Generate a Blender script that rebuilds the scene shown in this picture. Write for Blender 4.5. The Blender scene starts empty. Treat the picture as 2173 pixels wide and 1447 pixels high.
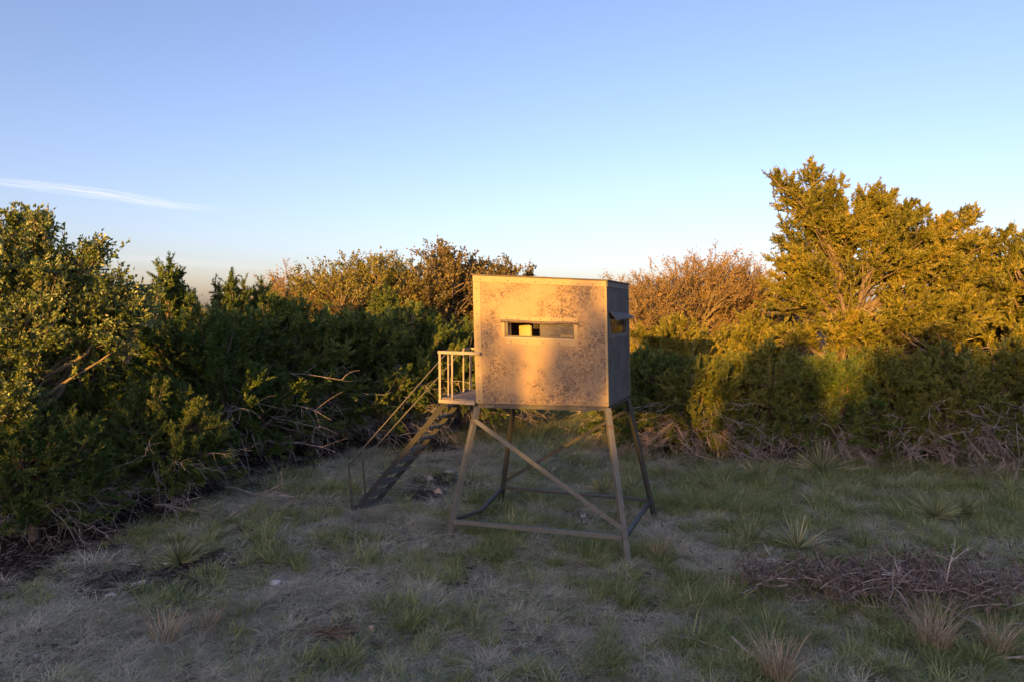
import bpy, math, random
import numpy as np

random.seed(7)
sc = bpy.context.scene
COL = sc.collection
R = math.radians

# ------------------------------------------------------------------ camera
CAM_Z = 3.72
PITCH = R(2.37)
FPX, CX, CY = 1449.0, 1086.5, 723.5
cam = bpy.data.cameras.new('camera')
cam.lens = 24.0
cam.sensor_width = 36.0
cam.clip_start = 0.1
cam.clip_end = 30000
cam_o = bpy.data.objects.new('camera', cam)
cam_o.location = (0, 0, CAM_Z)
cam_o.rotation_euler = (R(90) - PITCH, 0, 0)
COL.objects.link(cam_o)
sc.camera = cam_o

# ------------------------------------------------------------------ sky and sun
SUN_EL, SUN_ROT = R(8.0), R(205)
world = bpy.data.worlds.new('World')
sc.world = world
world.use_nodes = True
wn = world.node_tree
wn.nodes.clear()
w_out = wn.nodes.new('ShaderNodeOutputWorld')
w_bg = wn.nodes.new('ShaderNodeBackground')
w_sky = wn.nodes.new('ShaderNodeTexSky')
w_sky.sky_type = 'NISHITA'
w_sky.sun_disc = False
w_sky.sun_elevation = SUN_EL
w_sky.sun_rotation = SUN_ROT
w_sky.air_density, w_sky.dust_density, w_sky.ozone_density = 0.9, 1.8, 3.0
w_mix = wn.nodes.new('ShaderNodeMix')          # white balance of the whole sky
w_mix.data_type = 'RGBA'
w_mix.blend_type = 'MULTIPLY'
w_mix.inputs[0].default_value = 1.0
w_mix.inputs[7].default_value = (1.24, 0.87, 0.85, 1)
wn.links.new(w_sky.outputs[0], w_mix.inputs[6])
wn.links.new(w_mix.outputs[2], w_bg.inputs[0])
w_bg.inputs[1].default_value = 0.15
wn.links.new(w_bg.outputs[0], w_out.inputs[0])

sun = bpy.data.lights.new('sun', 'SUN')
sun.energy = 5.0
sun.angle = R(0.5)
sun.color = (1.0, 0.45, 0.05)
sun_o = bpy.data.objects.new('sun', sun)
sun_o.rotation_euler = (R(90) - SUN_EL, 0, math.pi - SUN_ROT)
COL.objects.link(sun_o)
SUN_DIR = np.array([math.sin(SUN_ROT) * math.cos(SUN_EL), math.cos(SUN_ROT) * math.cos(SUN_EL), math.sin(SUN_EL)])

sc.view_settings.view_transform = 'Standard'
sc.view_settings.look = 'None'
sc.view_settings.gamma = 1.0
sc.view_settings.exposure = 1.46
sc.render.engine = 'CYCLES'
sc.cycles.max_bounces = 6
sc.cycles.diffuse_bounces = 3
sc.cycles.transparent_max_bounces = 8
sc.cycles.use_denoising = True


# ------------------------------------------------------------------ helpers
def ray(px, py):
    x, y, z = (px - CX) / FPX, 1.0, -(py - CY) / FPX
    c, s = math.cos(PITCH), math.sin(PITCH)
    return np.array([x, y * c + z * s, -y * s + z * c])


def P(px, py, Y):
    d = ray(px, py)
    return np.array([0, 0, CAM_Z]) + d * (Y / d[1])


def PZ(px, py, z):
    d = ray(px, py)
    return np.array([0, 0, CAM_Z]) + d * ((z - CAM_Z) / d[2])


def gz(x, y):
    x = np.asarray(x, float); y = np.asarray(y, float)
    t = np.clip((2.0 - x) / 6.5, 0, 1)
    z = 0.5 * t * t * (3 - 2 * t)
    z = z + 0.030 * np.sin(1.3 * x + 0.7 * y) * np.cos(1.1 * y - 0.4 * x) + 0.02 * np.sin(2.9 * x - 1.7 * y + 1)
    return z


def G(px, py):
    d = ray(px, py)
    p = PZ(px, py, 0.1)
    for _ in range(30):
        p = PZ(px, py, float(gz(p[0], p[1])))
    return p


def norm(v):
    v = np.asarray(v, float)
    return v / np.maximum(np.linalg.norm(v, axis=-1, keepdims=True), 1e-9)


def prop(o, label=None, cat=None, group=None, kind=None):
    if label: o['label'] = label
    if cat: o['category'] = cat
    if group: o['group'] = group
    if kind: o['kind'] = kind
    return o


def link(name, data, parent=None):
    o = bpy.data.objects.new(name, data)
    COL.objects.link(o)
    if parent is not None:
        o.parent = parent
    return o


def empty(name, loc=(0, 0, 0), rz=0.0, s=1.0):
    o = bpy.data.objects.new(name, None)
    o.empty_display_size = 0.2
    o.location = loc
    o.rotation_euler = (0, 0, rz)
    o.scale = (s, s, s) if np.isscalar(s) else s
    COL.objects.link(o)
    return o


class MB:
    """collects vertices and faces for one mesh"""
    def __init__(self):
        self.v, self.f, self.t, self.n = [], [], [], 0

    def add(self, v, f, tone=None):
        v = np.asarray(v, float).reshape(-1, 3)
        f = np.asarray(f, int)
        self.v.append(v)
        self.f.append(f + self.n)
        if tone is not None:
            self.t.append(np.asarray(tone, np.float32).reshape(-1))
        self.n += len(v)
        return self

    def hexa(self, c):
        """8 corners: bottom 4 (ccw from above) then top 4"""
        return self.add(c, [[3, 2, 1, 0], [4, 5, 6, 7], [0, 1, 5, 4], [1, 2, 6, 5], [2, 3, 7, 6], [3, 0, 4, 7]])

    def bar(self, a, b, w, h=None, up=(0, 0, 1)):
        """square tube from a to b, w across, h along up"""
        h = w if h is None else h
        a, b = np.asarray(a, float), np.asarray(b, float)
        d = norm(b - a)
        u = np.asarray(up, float)
        if abs(np.dot(u, d)) > 0.97:
            u = np.array([0, 1.0, 0])
        s = norm(np.cross(d, u)) * w / 2
        u = norm(np.cross(s, d)) * h / 2
        return self.hexa([a - s - u, a + s - u, b + s - u, b - s - u, a - s + u, a + s + u, b + s + u, b - s + u])

    def tubes(self, paths, r0, r1, sides=4, tone=None):
        """paths (N,K,3), radii per path start and end"""
        paths = np.asarray(paths, float)
        N, K, _ = paths.shape
        r0 = np.broadcast_to(np.asarray(r0, float), (N,)); r1 = np.broadcast_to(np.asarray(r1, float), (N,))
        tan = norm(np.gradient(paths, axis=1))
        ref = np.where(np.abs(tan[:, :1, 2:3]) > 0.8, np.array([1.0, 0, 0]), np.array([0, 0, 1.0]))
        s = norm(np.cross(tan, np.broadcast_to(ref, tan.shape)))
        u = np.cross(s, tan)
        k = np.linspace(0, 1, K)
        rad = r0[:, None] * (1 - k) + r1[:, None] * k
        a = np.arange(sides) * 2 * math.pi / sides
        ring = (paths[:, :, None, :] + rad[:, :, None, None] * (np.cos(a)[None, None, :, None] * s[:, :, None, :]
                + np.sin(a)[None, None, :, None] * u[:, :, None, :]))
        idx = np.arange(N * K * sides).reshape(N, K, sides)
        A = idx[:, :-1, :]; B = np.roll(A, -1, axis=2); D = idx[:, 1:, :]; C = np.roll(D, -1, axis=2)
        q = np.stack([A, B, C, D], -1).reshape(-1, 4)
        t = None if tone is None else np.repeat(np.broadcast_to(tone, (N,)), K * sides)
        return self.add(ring.reshape(-1, 3), q, t)

    def mesh(self, name, mats, smooth=False):
        me = bpy.data.meshes.new(name)
        v = np.concatenate(self.v)
        loops, starts, tot, pos = [], [], [], 0
        for f in self.f:
            n = f.shape[1]
            loops.append(f.reshape(-1))
            starts.append(pos + np.arange(len(f)) * n)
            tot.append(np.full(len(f), n))
            pos += f.size
        loops = np.concatenate(loops); starts = np.concatenate(starts); tot = np.concatenate(tot)
        me.vertices.add(len(v)); me.vertices.foreach_set('co', v.astype(np.float32).ravel())
        me.loops.add(len(loops)); me.loops.foreach_set('vertex_index', loops.astype(np.int32))
        me.polygons.add(len(starts)); me.polygons.foreach_set('loop_start', starts.astype(np.int32))
        me.polygons.foreach_set('loop_total', tot.astype(np.int32))
        me.update(calc_edges=True)
        if self.t and sum(len(t) for t in self.t) == len(v):
            at = me.attributes.new('tone', 'FLOAT', 'POINT')
            at.data.foreach_set('value', np.concatenate(self.t).astype(np.float32))
        me.validate()
        for m in (mats if isinstance(mats, (list, tuple)) else [mats]):
            me.materials.append(m)
        me.polygons.foreach_set('use_smooth', np.full(len(me.polygons), bool(smooth)))
        return me

    def build(self, name, mat, parent=None, smooth=False):
        return link(name, self.mesh(name, mat, smooth), parent)


def bevel(o, w=0.004, seg=1):
    m = o.modifiers.new('bevel', 'BEVEL')
    m.width = w; m.segments = seg; m.limit_method = 'ANGLE'
    return o


# ------------------------------------------------------------------ materials
def new_mat(name):
    m = bpy.data.materials.new(name)
    m.use_nodes = True
    m.node_tree.nodes.clear()
    return m, m.node_tree, m.node_tree.nodes, m.node_tree.links


def ramp(ns, stops):
    r = ns.new('ShaderNodeValToRGB')
    el = r.color_ramp.elements
    while len(el) < len(stops): el.new(0.5)
    for e, (p, c) in zip(el, stops):
        e.position = p
        e.color = (c[0], c[1], c[2], 1)
    return r


def leaf_mat(name, stops, trans=0.3, rough=0.6, gloss=0.06, patch=0.5):
    """diffuse + translucent leaf, colour from the per-leaf tone and a slow patch noise"""
    m, nt, ns, ln = new_mat(name)
    out = ns.new('ShaderNodeOutputMaterial')
    at = ns.new('ShaderNodeAttribute'); at.attribute_name = 'tone'
    geo = ns.new('ShaderNodeNewGeometry')
    nz = ns.new('ShaderNodeTexNoise'); nz.inputs['Scale'].default_value = patch; nz.inputs['Detail'].default_value = 3
    ln.new(geo.outputs['Position'], nz.inputs['Vector'])
    ad = ns.new('ShaderNodeMath'); ad.operation = 'MULTIPLY_ADD'
    ln.new(nz.outputs[0], ad.inputs[0]); ad.inputs[1].default_value = 0.9
    sub = ns.new('ShaderNodeMath'); sub.operation = 'SUBTRACT'; sub.inputs[1].default_value = 0.45
    ln.new(at.outputs['Fac'], ad.inputs[2]); ln.new(ad.outputs[0], sub.inputs[0])
    rp = ramp(ns, stops); ln.new(sub.outputs[0], rp.inputs[0])
    d = ns.new('ShaderNodeBsdfDiffuse'); t = ns.new('ShaderNodeBsdfTranslucent'); g = ns.new('ShaderNodeBsdfGlossy')
    g.inputs['Roughness'].default_value = rough
    ln.new(rp.outputs[0], d.inputs[0]); ln.new(rp.outputs[0], t.inputs[0])
    g.inputs[0].default_value = (0.8, 0.8, 0.8, 1)
    mx = ns.new('ShaderNodeMixShader'); mx.inputs[0].default_value = trans
    ln.new(d.outputs[0], mx.inputs[1]); ln.new(t.outputs[0], mx.inputs[2])
    m2 = ns.new('ShaderNodeMixShader'); m2.inputs[0].default_value = gloss
    ln.new(mx.outputs[0], m2.inputs[1]); ln.new(g.outputs[0], m2.inputs[2])
    ln.new(m2.outputs[0], out.inputs[0])
    return m


def noise_mat(name, stops, scale=8.0, rough=0.8, metal=0.0, bump=0.0, detail=6, spec=0.3, coord='Object'):
    m, nt, ns, ln = new_mat(name)
    out = ns.new('ShaderNodeOutputMaterial'); b = ns.new('ShaderNodeBsdfPrincipled')
    tc = ns.new('ShaderNodeTexCoord')
    nz = ns.new('ShaderNodeTexNoise'); nz.inputs['Scale'].default_value = scale; nz.inputs['Detail'].default_value = detail
    nz.inputs['Roughness'].default_value = 0.65
    ln.new(tc.outputs[coord], nz.inputs['Vector'])
    rp = ramp(ns, stops); ln.new(nz.outputs[0], rp.inputs[0]); ln.new(rp.outputs[0], b.inputs['Base Color'])
    b.inputs['Roughness'].default_value = rough; b.inputs['Metallic'].default_value = metal
    b.inputs['Specular IOR Level'].default_value = spec
    if bump:
        bp = ns.new('ShaderNodeBump'); bp.inputs['Strength'].default_value = bump; bp.inputs['Distance'].default_value = 0.02
        ln.new(nz.outputs[0], bp.inputs['Height']); ln.new(bp.outputs[0], b.inputs['Normal'])
    ln.new(b.outputs[0], out.inputs[0])
    return m


def panel_mat(name, light, dark, streak=0.0, worm=1.0):
    """weathered textured siding: grey wormy mottling over tan"""
    m, nt, ns, ln = new_mat(name)
    out = ns.new('ShaderNodeOutputMaterial'); b = ns.new('ShaderNodeBsdfPrincipled')
    geo = ns.new('ShaderNodeNewGeometry')
    big = ns.new('ShaderNodeTexNoise'); big.inputs['Scale'].default_value = 1.9; big.inputs['Detail'].default_value = 5
    big.inputs['Roughness'].default_value = 0.6
    mid = ns.new('ShaderNodeTexNoise'); mid.inputs['Scale'].default_value = 14; mid.inputs['Detail'].default_value = 3
    mid.inputs['Distortion'].default_value = 2.2
    wig = ns.new('ShaderNodeTexNoise'); wig.inputs['Scale'].default_value = 17; wig.inputs['Detail'].default_value = 2
    wig.inputs['Distortion'].default_value = 3.0
    mp = ns.new('ShaderNodeMapping'); mp.inputs['Scale'].default_value = (9, 9, 0.8)
    st = ns.new('ShaderNodeTexNoise'); st.inputs['Scale'].default_value = 3.0; st.inputs['Detail'].default_value = 5
    for n in (big, mid, wig): ln.new(geo.outputs['Position'], n.inputs['Vector'])
    ln.new(geo.outputs['Position'], mp.inputs['Vector']); ln.new(mp.outputs[0], st.inputs['Vector'])
    # thin wormy lines where the wiggle noise crosses its middle
    s1 = ns.new('ShaderNodeMath'); s1.operation = 'SUBTRACT'; s1.inputs[1].default_value = 0.5; ln.new(wig.outputs[0], s1.inputs[0])
    s2 = ns.new('ShaderNodeMath'); s2.operation = 'ABSOLUTE'; ln.new(s1.outputs[0], s2.inputs[0])
    s3 = ns.new('ShaderNodeMapRange'); s3.inputs[1].default_value = 0.0; s3.inputs[2].default_value = 0.05
    s3.inputs[3].default_value = 1.0; s3.inputs[4].default_value = 0.0; ln.new(s2.outputs[0], s3.inputs[0])
    # where the mottling is strong
    b1 = ns.new('ShaderNodeMapRange'); b1.inputs[1].default_value = 0.40; b1.inputs[2].default_value = 0.58; ln.new(big.outputs[0], b1.inputs[0])
    m1 = ns.new('ShaderNodeMapRange'); m1.inputs[1].default_value = 0.40; m1.inputs[2].default_value = 0.62; ln.new(mid.outputs[0], m1.inputs[0])
    pr = ns.new('ShaderNodeMath'); pr.operation = 'MULTIPLY'; ln.new(b1.outputs[0], pr.inputs[0]); ln.new(m1.outputs[0], pr.inputs[1])
    wl = ns.new('ShaderNodeMath'); wl.operation = 'MULTIPLY'; wl.inputs[1].default_value = 0.34 * worm; ln.new(s3.outputs[0], wl.inputs[0])
    wb = ns.new('ShaderNodeMath'); wb.operation = 'MULTIPLY_ADD'; ln.new(b1.outputs[0], wb.inputs[0]); wb.inputs[1].default_value = 0.7; wb.inputs[2].default_value = 0.3
    wm = ns.new('ShaderNodeMath'); wm.operation = 'MULTIPLY'; ln.new(wl.outputs[0], wm.inputs[0]); ln.new(wb.outputs[0], wm.inputs[1])
    a1 = ns.new('ShaderNodeMath'); a1.operation = 'MULTIPLY_ADD'; ln.new(pr.outputs[0], a1.inputs[0]); a1.inputs[1].default_value = 0.85; ln.new(wm.outputs[0], a1.inputs[2])
    st1 = ns.new('ShaderNodeMath'); st1.operation = 'MULTIPLY_ADD'; ln.new(st.outputs[0], st1.inputs[0]); st1.inputs[1].default_value = streak; ln.new(a1.outputs[0], st1.inputs[2])
    st1.use_clamp = True
    mx = ns.new('ShaderNodeMix'); mx.data_type = 'RGBA'
    mx.inputs[6].default_value = (*light, 1); mx.inputs[7].default_value = (*dark, 1)
    ln.new(st1.outputs[0], mx.inputs[0]); ln.new(mx.outputs[2], b.inputs['Base Color'])
    b.inputs['Roughness'].default_value = 0.75; b.inputs['Specular IOR Level'].default_value = 0.25
    bp = ns.new('ShaderNodeBump'); bp.inputs['Strength'].default_value = 0.25; bp.inputs['Distance'].default_value = 0.004
    ln.new(wig.outputs[0], bp.inputs['Height']); ln.new(bp.outputs[0], b.inputs['Normal'])
    ln.new(b.outputs[0], out.inputs[0])
    return m


M = {}
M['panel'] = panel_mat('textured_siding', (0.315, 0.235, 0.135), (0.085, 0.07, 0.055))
M['panel_side'] = panel_mat('shaded_streaked_siding', (0.135, 0.135, 0.13), (0.05, 0.05, 0.052), streak=0.55, worm=0.5)  # streaked like weathered siding, but darkened: the side's shade is in the colour
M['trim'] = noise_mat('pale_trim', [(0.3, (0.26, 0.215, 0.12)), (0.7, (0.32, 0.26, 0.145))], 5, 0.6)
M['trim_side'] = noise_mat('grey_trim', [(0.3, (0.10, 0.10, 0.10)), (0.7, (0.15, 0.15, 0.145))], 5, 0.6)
M['inside'] = noise_mat('interior_board', [(0.3, (0.40, 0.33, 0.20)), (0.7, (0.52, 0.43, 0.26))], 3, 0.7)
M['roof'] = noise_mat('dark_roofing', [(0.3, (0.06, 0.055, 0.05)), (0.7, (0.10, 0.09, 0.08))], 6, 0.7)
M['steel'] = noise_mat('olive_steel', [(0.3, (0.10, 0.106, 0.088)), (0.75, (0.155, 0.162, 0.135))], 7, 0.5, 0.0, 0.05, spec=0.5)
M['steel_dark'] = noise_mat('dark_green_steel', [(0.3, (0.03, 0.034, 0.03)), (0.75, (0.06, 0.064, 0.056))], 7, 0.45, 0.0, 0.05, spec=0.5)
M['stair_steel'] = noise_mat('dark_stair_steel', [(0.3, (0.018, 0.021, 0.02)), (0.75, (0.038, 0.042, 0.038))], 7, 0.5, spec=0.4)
M['tread'] = noise_mat('grey_grating', [(0.3, (0.07, 0.08, 0.08)), (0.75, (0.12, 0.135, 0.135))], 7, 0.5, spec=0.5)
M['rail'] = noise_mat('pale_steel_rail', [(0.3, (0.22, 0.20, 0.16)), (0.75, (0.33, 0.30, 0.24))], 9, 0.5, spec=0.4)
M['rust'] = noise_mat('rust', [(0.3, (0.10, 0.045, 0.025)), (0.7, (0.20, 0.08, 0.04))], 30, 0.8)
M['dark_frame'] = noise_mat('dark_window_frame', [(0.3, (0.03, 0.03, 0.035)), (0.7, (0.06, 0.06, 0.065))], 6, 0.45)
M['fabric'] = noise_mat('weathered_rubber', [(0.3, (0.09, 0.07, 0.065)), (0.7, (0.19, 0.15, 0.13))], 25, 0.85, bump=0.4)
M['rubber'] = noise_mat('black_rubber', [(0.3, (0.02, 0.02, 0.022)), (0.7, (0.05, 0.05, 0.055))], 12, 0.6, bump=0.3)
M['screw'] = noise_mat('screw_metal', [(0.3, (0.03, 0.03, 0.03)), (0.7, (0.06, 0.055, 0.05))], 9, 0.5)
M['board'] = noise_mat('weathered_board', [(0.3, (0.11, 0.10, 0.09)), (0.7, (0.22, 0.20, 0.175))], 9, 0.8, bump=0.2)
M['bark'] = noise_mat('bark', [(0.3, (0.07, 0.055, 0.045)), (0.7, (0.20, 0.165, 0.13))], 12, 0.9, bump=0.5)
M['bark_pale'] = noise_mat('grey_oak_bark', [(0.3, (0.11, 0.095, 0.065)), (0.7, (0.26, 0.22, 0.155))], 12, 0.9, bump=0.4)
M['deadwood'] = noise_mat('dead_wood', [(0.3, (0.24, 0.21, 0.185)), (0.7, (0.48, 0.43, 0.38))], 10, 0.9)
M['whitewood'] = noise_mat('bleached_wood', [(0.3, (0.34, 0.32, 0.29)), (0.7, (0.58, 0.55, 0.50))], 10, 0.85)
M['rock'] = noise_mat('limestone', [(0.3, (0.26, 0.235, 0.20)), (0.7, (0.50, 0.46, 0.41))], 9, 0.9, bump=0.5)
M['white_rock'] = noise_mat('white_limestone', [(0.3, (0.50, 0.50, 0.52)), (0.7, (0.75, 0.75, 0.78))], 14, 0.8, bump=0.4)
M['tan_rock'] = noise_mat('tan_limestone', [(0.3, (0.36, 0.27, 0.19)), (0.7, (0.58, 0.46, 0.34))], 9, 0.9, bump=0.4)

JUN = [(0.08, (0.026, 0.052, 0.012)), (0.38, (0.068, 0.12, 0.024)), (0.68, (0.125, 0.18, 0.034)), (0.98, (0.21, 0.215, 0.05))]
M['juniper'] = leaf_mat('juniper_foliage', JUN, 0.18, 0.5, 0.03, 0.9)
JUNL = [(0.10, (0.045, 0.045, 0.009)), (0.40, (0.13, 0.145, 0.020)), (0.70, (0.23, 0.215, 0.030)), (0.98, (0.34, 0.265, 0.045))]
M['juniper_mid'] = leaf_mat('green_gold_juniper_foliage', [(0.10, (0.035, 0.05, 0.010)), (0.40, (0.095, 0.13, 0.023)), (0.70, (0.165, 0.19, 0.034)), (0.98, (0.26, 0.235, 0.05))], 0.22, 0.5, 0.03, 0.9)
M['juniper_sunlit'] = leaf_mat('sunlit_juniper_foliage', JUNL, 0.22, 0.5, 0.03, 0.9)  # gold of the low sun is put into this leaf colour
M['oak'] = leaf_mat('oak_leaves', [(0.1, (0.05, 0.075, 0.02)), (0.45, (0.115, 0.175, 0.042)), (0.75, (0.19, 0.255, 0.062)), (0.98, (0.29, 0.30, 0.09))], 0.3, 0.45, 0.07, 1.3)
M['oak_gold'] = leaf_mat('yellow_oak_leaves', [(0.1, (0.065, 0.065, 0.012)), (0.45, (0.165, 0.17, 0.027)), (0.75, (0.26, 0.24, 0.038)), (0.98, (0.36, 0.29, 0.06))], 0.3, 0.45, 0.04, 1.3)
M['oak_brown'] = leaf_mat('russet_oak_leaves', [(0.1, (0.045, 0.045, 0.015)), (0.45, (0.10, 0.09, 0.028)), (0.75, (0.16, 0.13, 0.04)), (0.98, (0.23, 0.165, 0.06))], 0.25, 0.5, 0.05, 1.0)
M['bud'] = leaf_mat('sparse_brown_leaves', [(0.1, (0.12, 0.085, 0.03)), (0.5, (0.26, 0.18, 0.065)), (0.98, (0.38, 0.265, 0.11))], 0.25, 0.6, 0.03, 1.0)
M['dead_leaf'] = leaf_mat('dead_cedar_needles', [(0.1, (0.06, 0.045, 0.035)), (0.5, (0.13, 0.10, 0.08)), (0.98, (0.24, 0.185, 0.15))], 0.1, 0.7, 0.02, 2.0)
M['green_grass'] = leaf_mat('green_grass_blades', [(0.1, (0.13, 0.18, 0.05)), (0.42, (0.28, 0.35, 0.10)), (0.72, (0.40, 0.46, 0.15)), (0.98, (0.55, 0.54, 0.26))], 0.5, 0.5, 0.05, 1.5)
M['dry_grass'] = leaf_mat('dry_grass_blades', [(0.1, (0.26, 0.25, 0.17)), (0.40, (0.50, 0.485, 0.355)), (0.70, (0.68, 0.655, 0.50)), (0.98, (0.80, 0.77, 0.62))], 0.45, 0.6, 0.03, 1.5)
M['tan_grass'] = leaf_mat('tan_bunchgrass', [(0.1, (0.20, 0.155, 0.09)), (0.45, (0.38, 0.30, 0.18)), (0.75, (0.52, 0.42, 0.27)), (0.98, (0.62, 0.52, 0.36))], 0.2, 0.6, 0.03, 1.5)
M['yucca'] = leaf_mat('yucca_leaves', [(0.1, (0.10, 0.13, 0.05)), (0.5, (0.22, 0.26, 0.11)), (0.85, (0.37, 0.40, 0.19)), (0.98, (0.50, 0.46, 0.22))], 0.15, 0.4, 0.08, 1.5)
M['yucca_dead'] = leaf_mat('dead_yucca_leaves', [(0.1, (0.14, 0.09, 0.055)), (0.5, (0.26, 0.17, 0.10)), (0.98, (0.38, 0.28, 0.19))], 0.1, 0.6, 0.03, 1.5)
M['litter'] = leaf_mat('leaf_litter', [(0.1, (0.035, 0.027, 0.022)), (0.5, (0.09, 0.07, 0.055)), (0.98, (0.19, 0.155, 0.125))], 0.05, 0.7, 0.02, 1.5)


def glass_mat(name, dust, tint):
    m, nt, ns, ln = new_mat(name)
    out = ns.new('ShaderNodeOutputMaterial')
    tr = ns.new('ShaderNodeBsdfTransparent'); gl = ns.new('ShaderNodeBsdfGlossy'); d = ns.new('ShaderNodeBsdfDiffuse')
    tr.inputs[0].default_value = (*tint, 1)
    gl.inputs['Roughness'].default_value = 0.05; gl.inputs[0].default_value = (0.9, 0.9, 0.9, 1)
    geo = ns.new('ShaderNodeNewGeometry')
    nz = ns.new('ShaderNodeTexNoise'); nz.inputs['Scale'].default_value = 7; nz.inputs['Detail'].default_value = 5
    ln.new(geo.outputs['Position'], nz.inputs['Vector'])
    mr = ns.new('ShaderNodeMapRange'); mr.inputs[1].default_value = 0.3; mr.inputs[2].default_value = 0.75
    mr.inputs[3].default_value = dust * 0.6; mr.inputs[4].default_value = dust * 1.3
    ln.new(nz.outputs[0], mr.inputs[0])
    d.inputs[0].default_value = (0.16, 0.155, 0.15, 1)
    lw = ns.new('ShaderNodeLayerWeight'); lw.inputs[0].default_value = 0.25
    a = ns.new('ShaderNodeMixShader'); ln.new(lw.outputs['Fresnel'], a.inputs[0]); ln.new(tr.outputs[0], a.inputs[1]); ln.new(gl.outputs[0], a.inputs[2])
    c = ns.new('ShaderNodeMixShader'); ln.new(mr.outputs[0], c.inputs[0]); ln.new(a.outputs[0], c.inputs[1]); ln.new(d.outputs[0], c.inputs[2])
    ln.new(c.outputs[0], out.inputs[0])
    return m


M['glass'] = glass_mat('window_glass', 0.05, (0.92, 0.93, 0.92))
M['dusty'] = glass_mat('dusty_glass', 0.62, (0.75, 0.75, 0.74))


def ground_mat():
    m, nt, ns, ln = new_mat('soil_and_thatch')
    out = ns.new('ShaderNodeOutputMaterial'); b = ns.new('ShaderNodeBsdfPrincipled')
    geo = ns.new('ShaderNodeNewGeometry')
    at = ns.new('ShaderNodeAttribute'); at.attribute_name = 'soil'
    n1 = ns.new('ShaderNodeTexNoise'); n1.inputs['Scale'].default_value = 22; n1.inputs['Detail'].default_value = 8; n1.inputs['Roughness'].default_value = 0.7
    n2 = ns.new('ShaderNodeTexNoise'); n2.inputs['Scale'].default_value = 1.6; n2.inputs['Detail'].default_value = 5
    for n in (n1, n2): ln.new(geo.outputs['Position'], n.inputs['Vector'])
    r1 = ramp(ns, [(0.3, (0.10, 0.085, 0.065)), (0.5, (0.28, 0.245, 0.185)), (0.7, (0.48, 0.42, 0.33))]); ln.new(n1.outputs[0], r1.inputs[0])
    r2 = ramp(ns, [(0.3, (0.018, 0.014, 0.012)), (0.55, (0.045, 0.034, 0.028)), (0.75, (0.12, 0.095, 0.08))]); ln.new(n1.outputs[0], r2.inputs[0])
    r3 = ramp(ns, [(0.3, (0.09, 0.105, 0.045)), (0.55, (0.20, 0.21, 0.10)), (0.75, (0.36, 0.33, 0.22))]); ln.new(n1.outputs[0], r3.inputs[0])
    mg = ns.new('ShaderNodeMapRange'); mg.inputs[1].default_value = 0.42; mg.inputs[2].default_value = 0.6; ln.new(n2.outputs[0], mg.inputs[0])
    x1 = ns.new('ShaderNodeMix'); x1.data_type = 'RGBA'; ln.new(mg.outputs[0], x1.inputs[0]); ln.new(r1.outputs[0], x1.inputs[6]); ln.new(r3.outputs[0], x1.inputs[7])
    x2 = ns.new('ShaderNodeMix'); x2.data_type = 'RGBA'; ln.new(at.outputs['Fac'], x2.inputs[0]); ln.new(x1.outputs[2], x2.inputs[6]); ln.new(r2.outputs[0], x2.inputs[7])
    ln.new(x2.outputs[2], b.inputs['Base Color'])
    b.inputs['Roughness'].default_value = 0.95; b.inputs['Specular IOR Level'].default_value = 0.1
    bp = ns.new('ShaderNodeBump'); bp.inputs['Strength'].default_value = 0.8; bp.inputs['Distance'].default_value = 0.03
    ln.new(n1.outputs[0], bp.inputs['Height']); ln.new(bp.outputs[0], b.inputs['Normal'])
    ln.new(b.outputs[0], out.inputs[0])
    return m


M['ground'] = ground_mat()

# ------------------------------------------------------------------ ground
# edge of the wood on the left, from near to far, and bare soil spots, in ground coordinates
EDGE = np.array([G(*p)[:2] for p in ((-60, 1290), (150, 1225), (330, 1120), (520, 1045), (640, 1000), (900, 930), (1140, 890))])


def edge_dist(x, y):
    """positive inside the wood on the left"""
    ex = np.interp(y, EDGE[:, 1], EDGE[:, 0])
    return ex - x


SOIL = [(G(940, 1025), 0.75), (G(900, 1050), 0.6), (G(985, 1030), 0.5), (G(1200, 1095), 0.3), (G(410, 1195), 0.55), (G(300, 1230), 0.6)]
SOIL = [(s[0][0], s[0][1], s[1]) for s in SOIL]


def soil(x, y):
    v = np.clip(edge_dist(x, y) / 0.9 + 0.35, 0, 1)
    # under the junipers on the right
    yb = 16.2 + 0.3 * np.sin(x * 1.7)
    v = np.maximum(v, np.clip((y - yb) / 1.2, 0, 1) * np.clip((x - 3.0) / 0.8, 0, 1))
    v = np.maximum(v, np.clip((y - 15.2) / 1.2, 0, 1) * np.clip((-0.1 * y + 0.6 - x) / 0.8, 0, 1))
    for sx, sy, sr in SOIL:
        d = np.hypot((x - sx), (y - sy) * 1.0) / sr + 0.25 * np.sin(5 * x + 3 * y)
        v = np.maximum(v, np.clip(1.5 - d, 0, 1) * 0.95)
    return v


gx = np.concatenate([-np.geomspace(900, 13, 26), np.arange(-12.5, 16, 0.17), np.geomspace(16.5, 900, 26)])
gy = np.concatenate([-np.geomspace(900, 7, 26), np.arange(-6.5, 3.8, 0.6), np.arange(4, 24, 0.17), np.geomspace(24.3, 1500, 36)])
XX, YY = np.meshgrid(gx, gy)
nx, ny = len(gx), len(gy)
ZZ = gz(XX, YY)
ii = np.arange(nx * ny).reshape(ny, nx)
gb = MB().add(np.stack([XX, YY, ZZ], -1).reshape(-1, 3), np.stack([ii[:-1, :-1], ii[:-1, 1:], ii[1:, 1:], ii[1:, :-1]], -1).reshape(-1, 4))
ground = gb.build('ground', M['ground'], smooth=True)
prop(ground, 'rough ranch ground of thatch and dark soil under the grass', kind='structure')
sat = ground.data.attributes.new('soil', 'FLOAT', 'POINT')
sat.data.foreach_set('value', soil(XX, YY).astype(np.float32).ravel())

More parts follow.
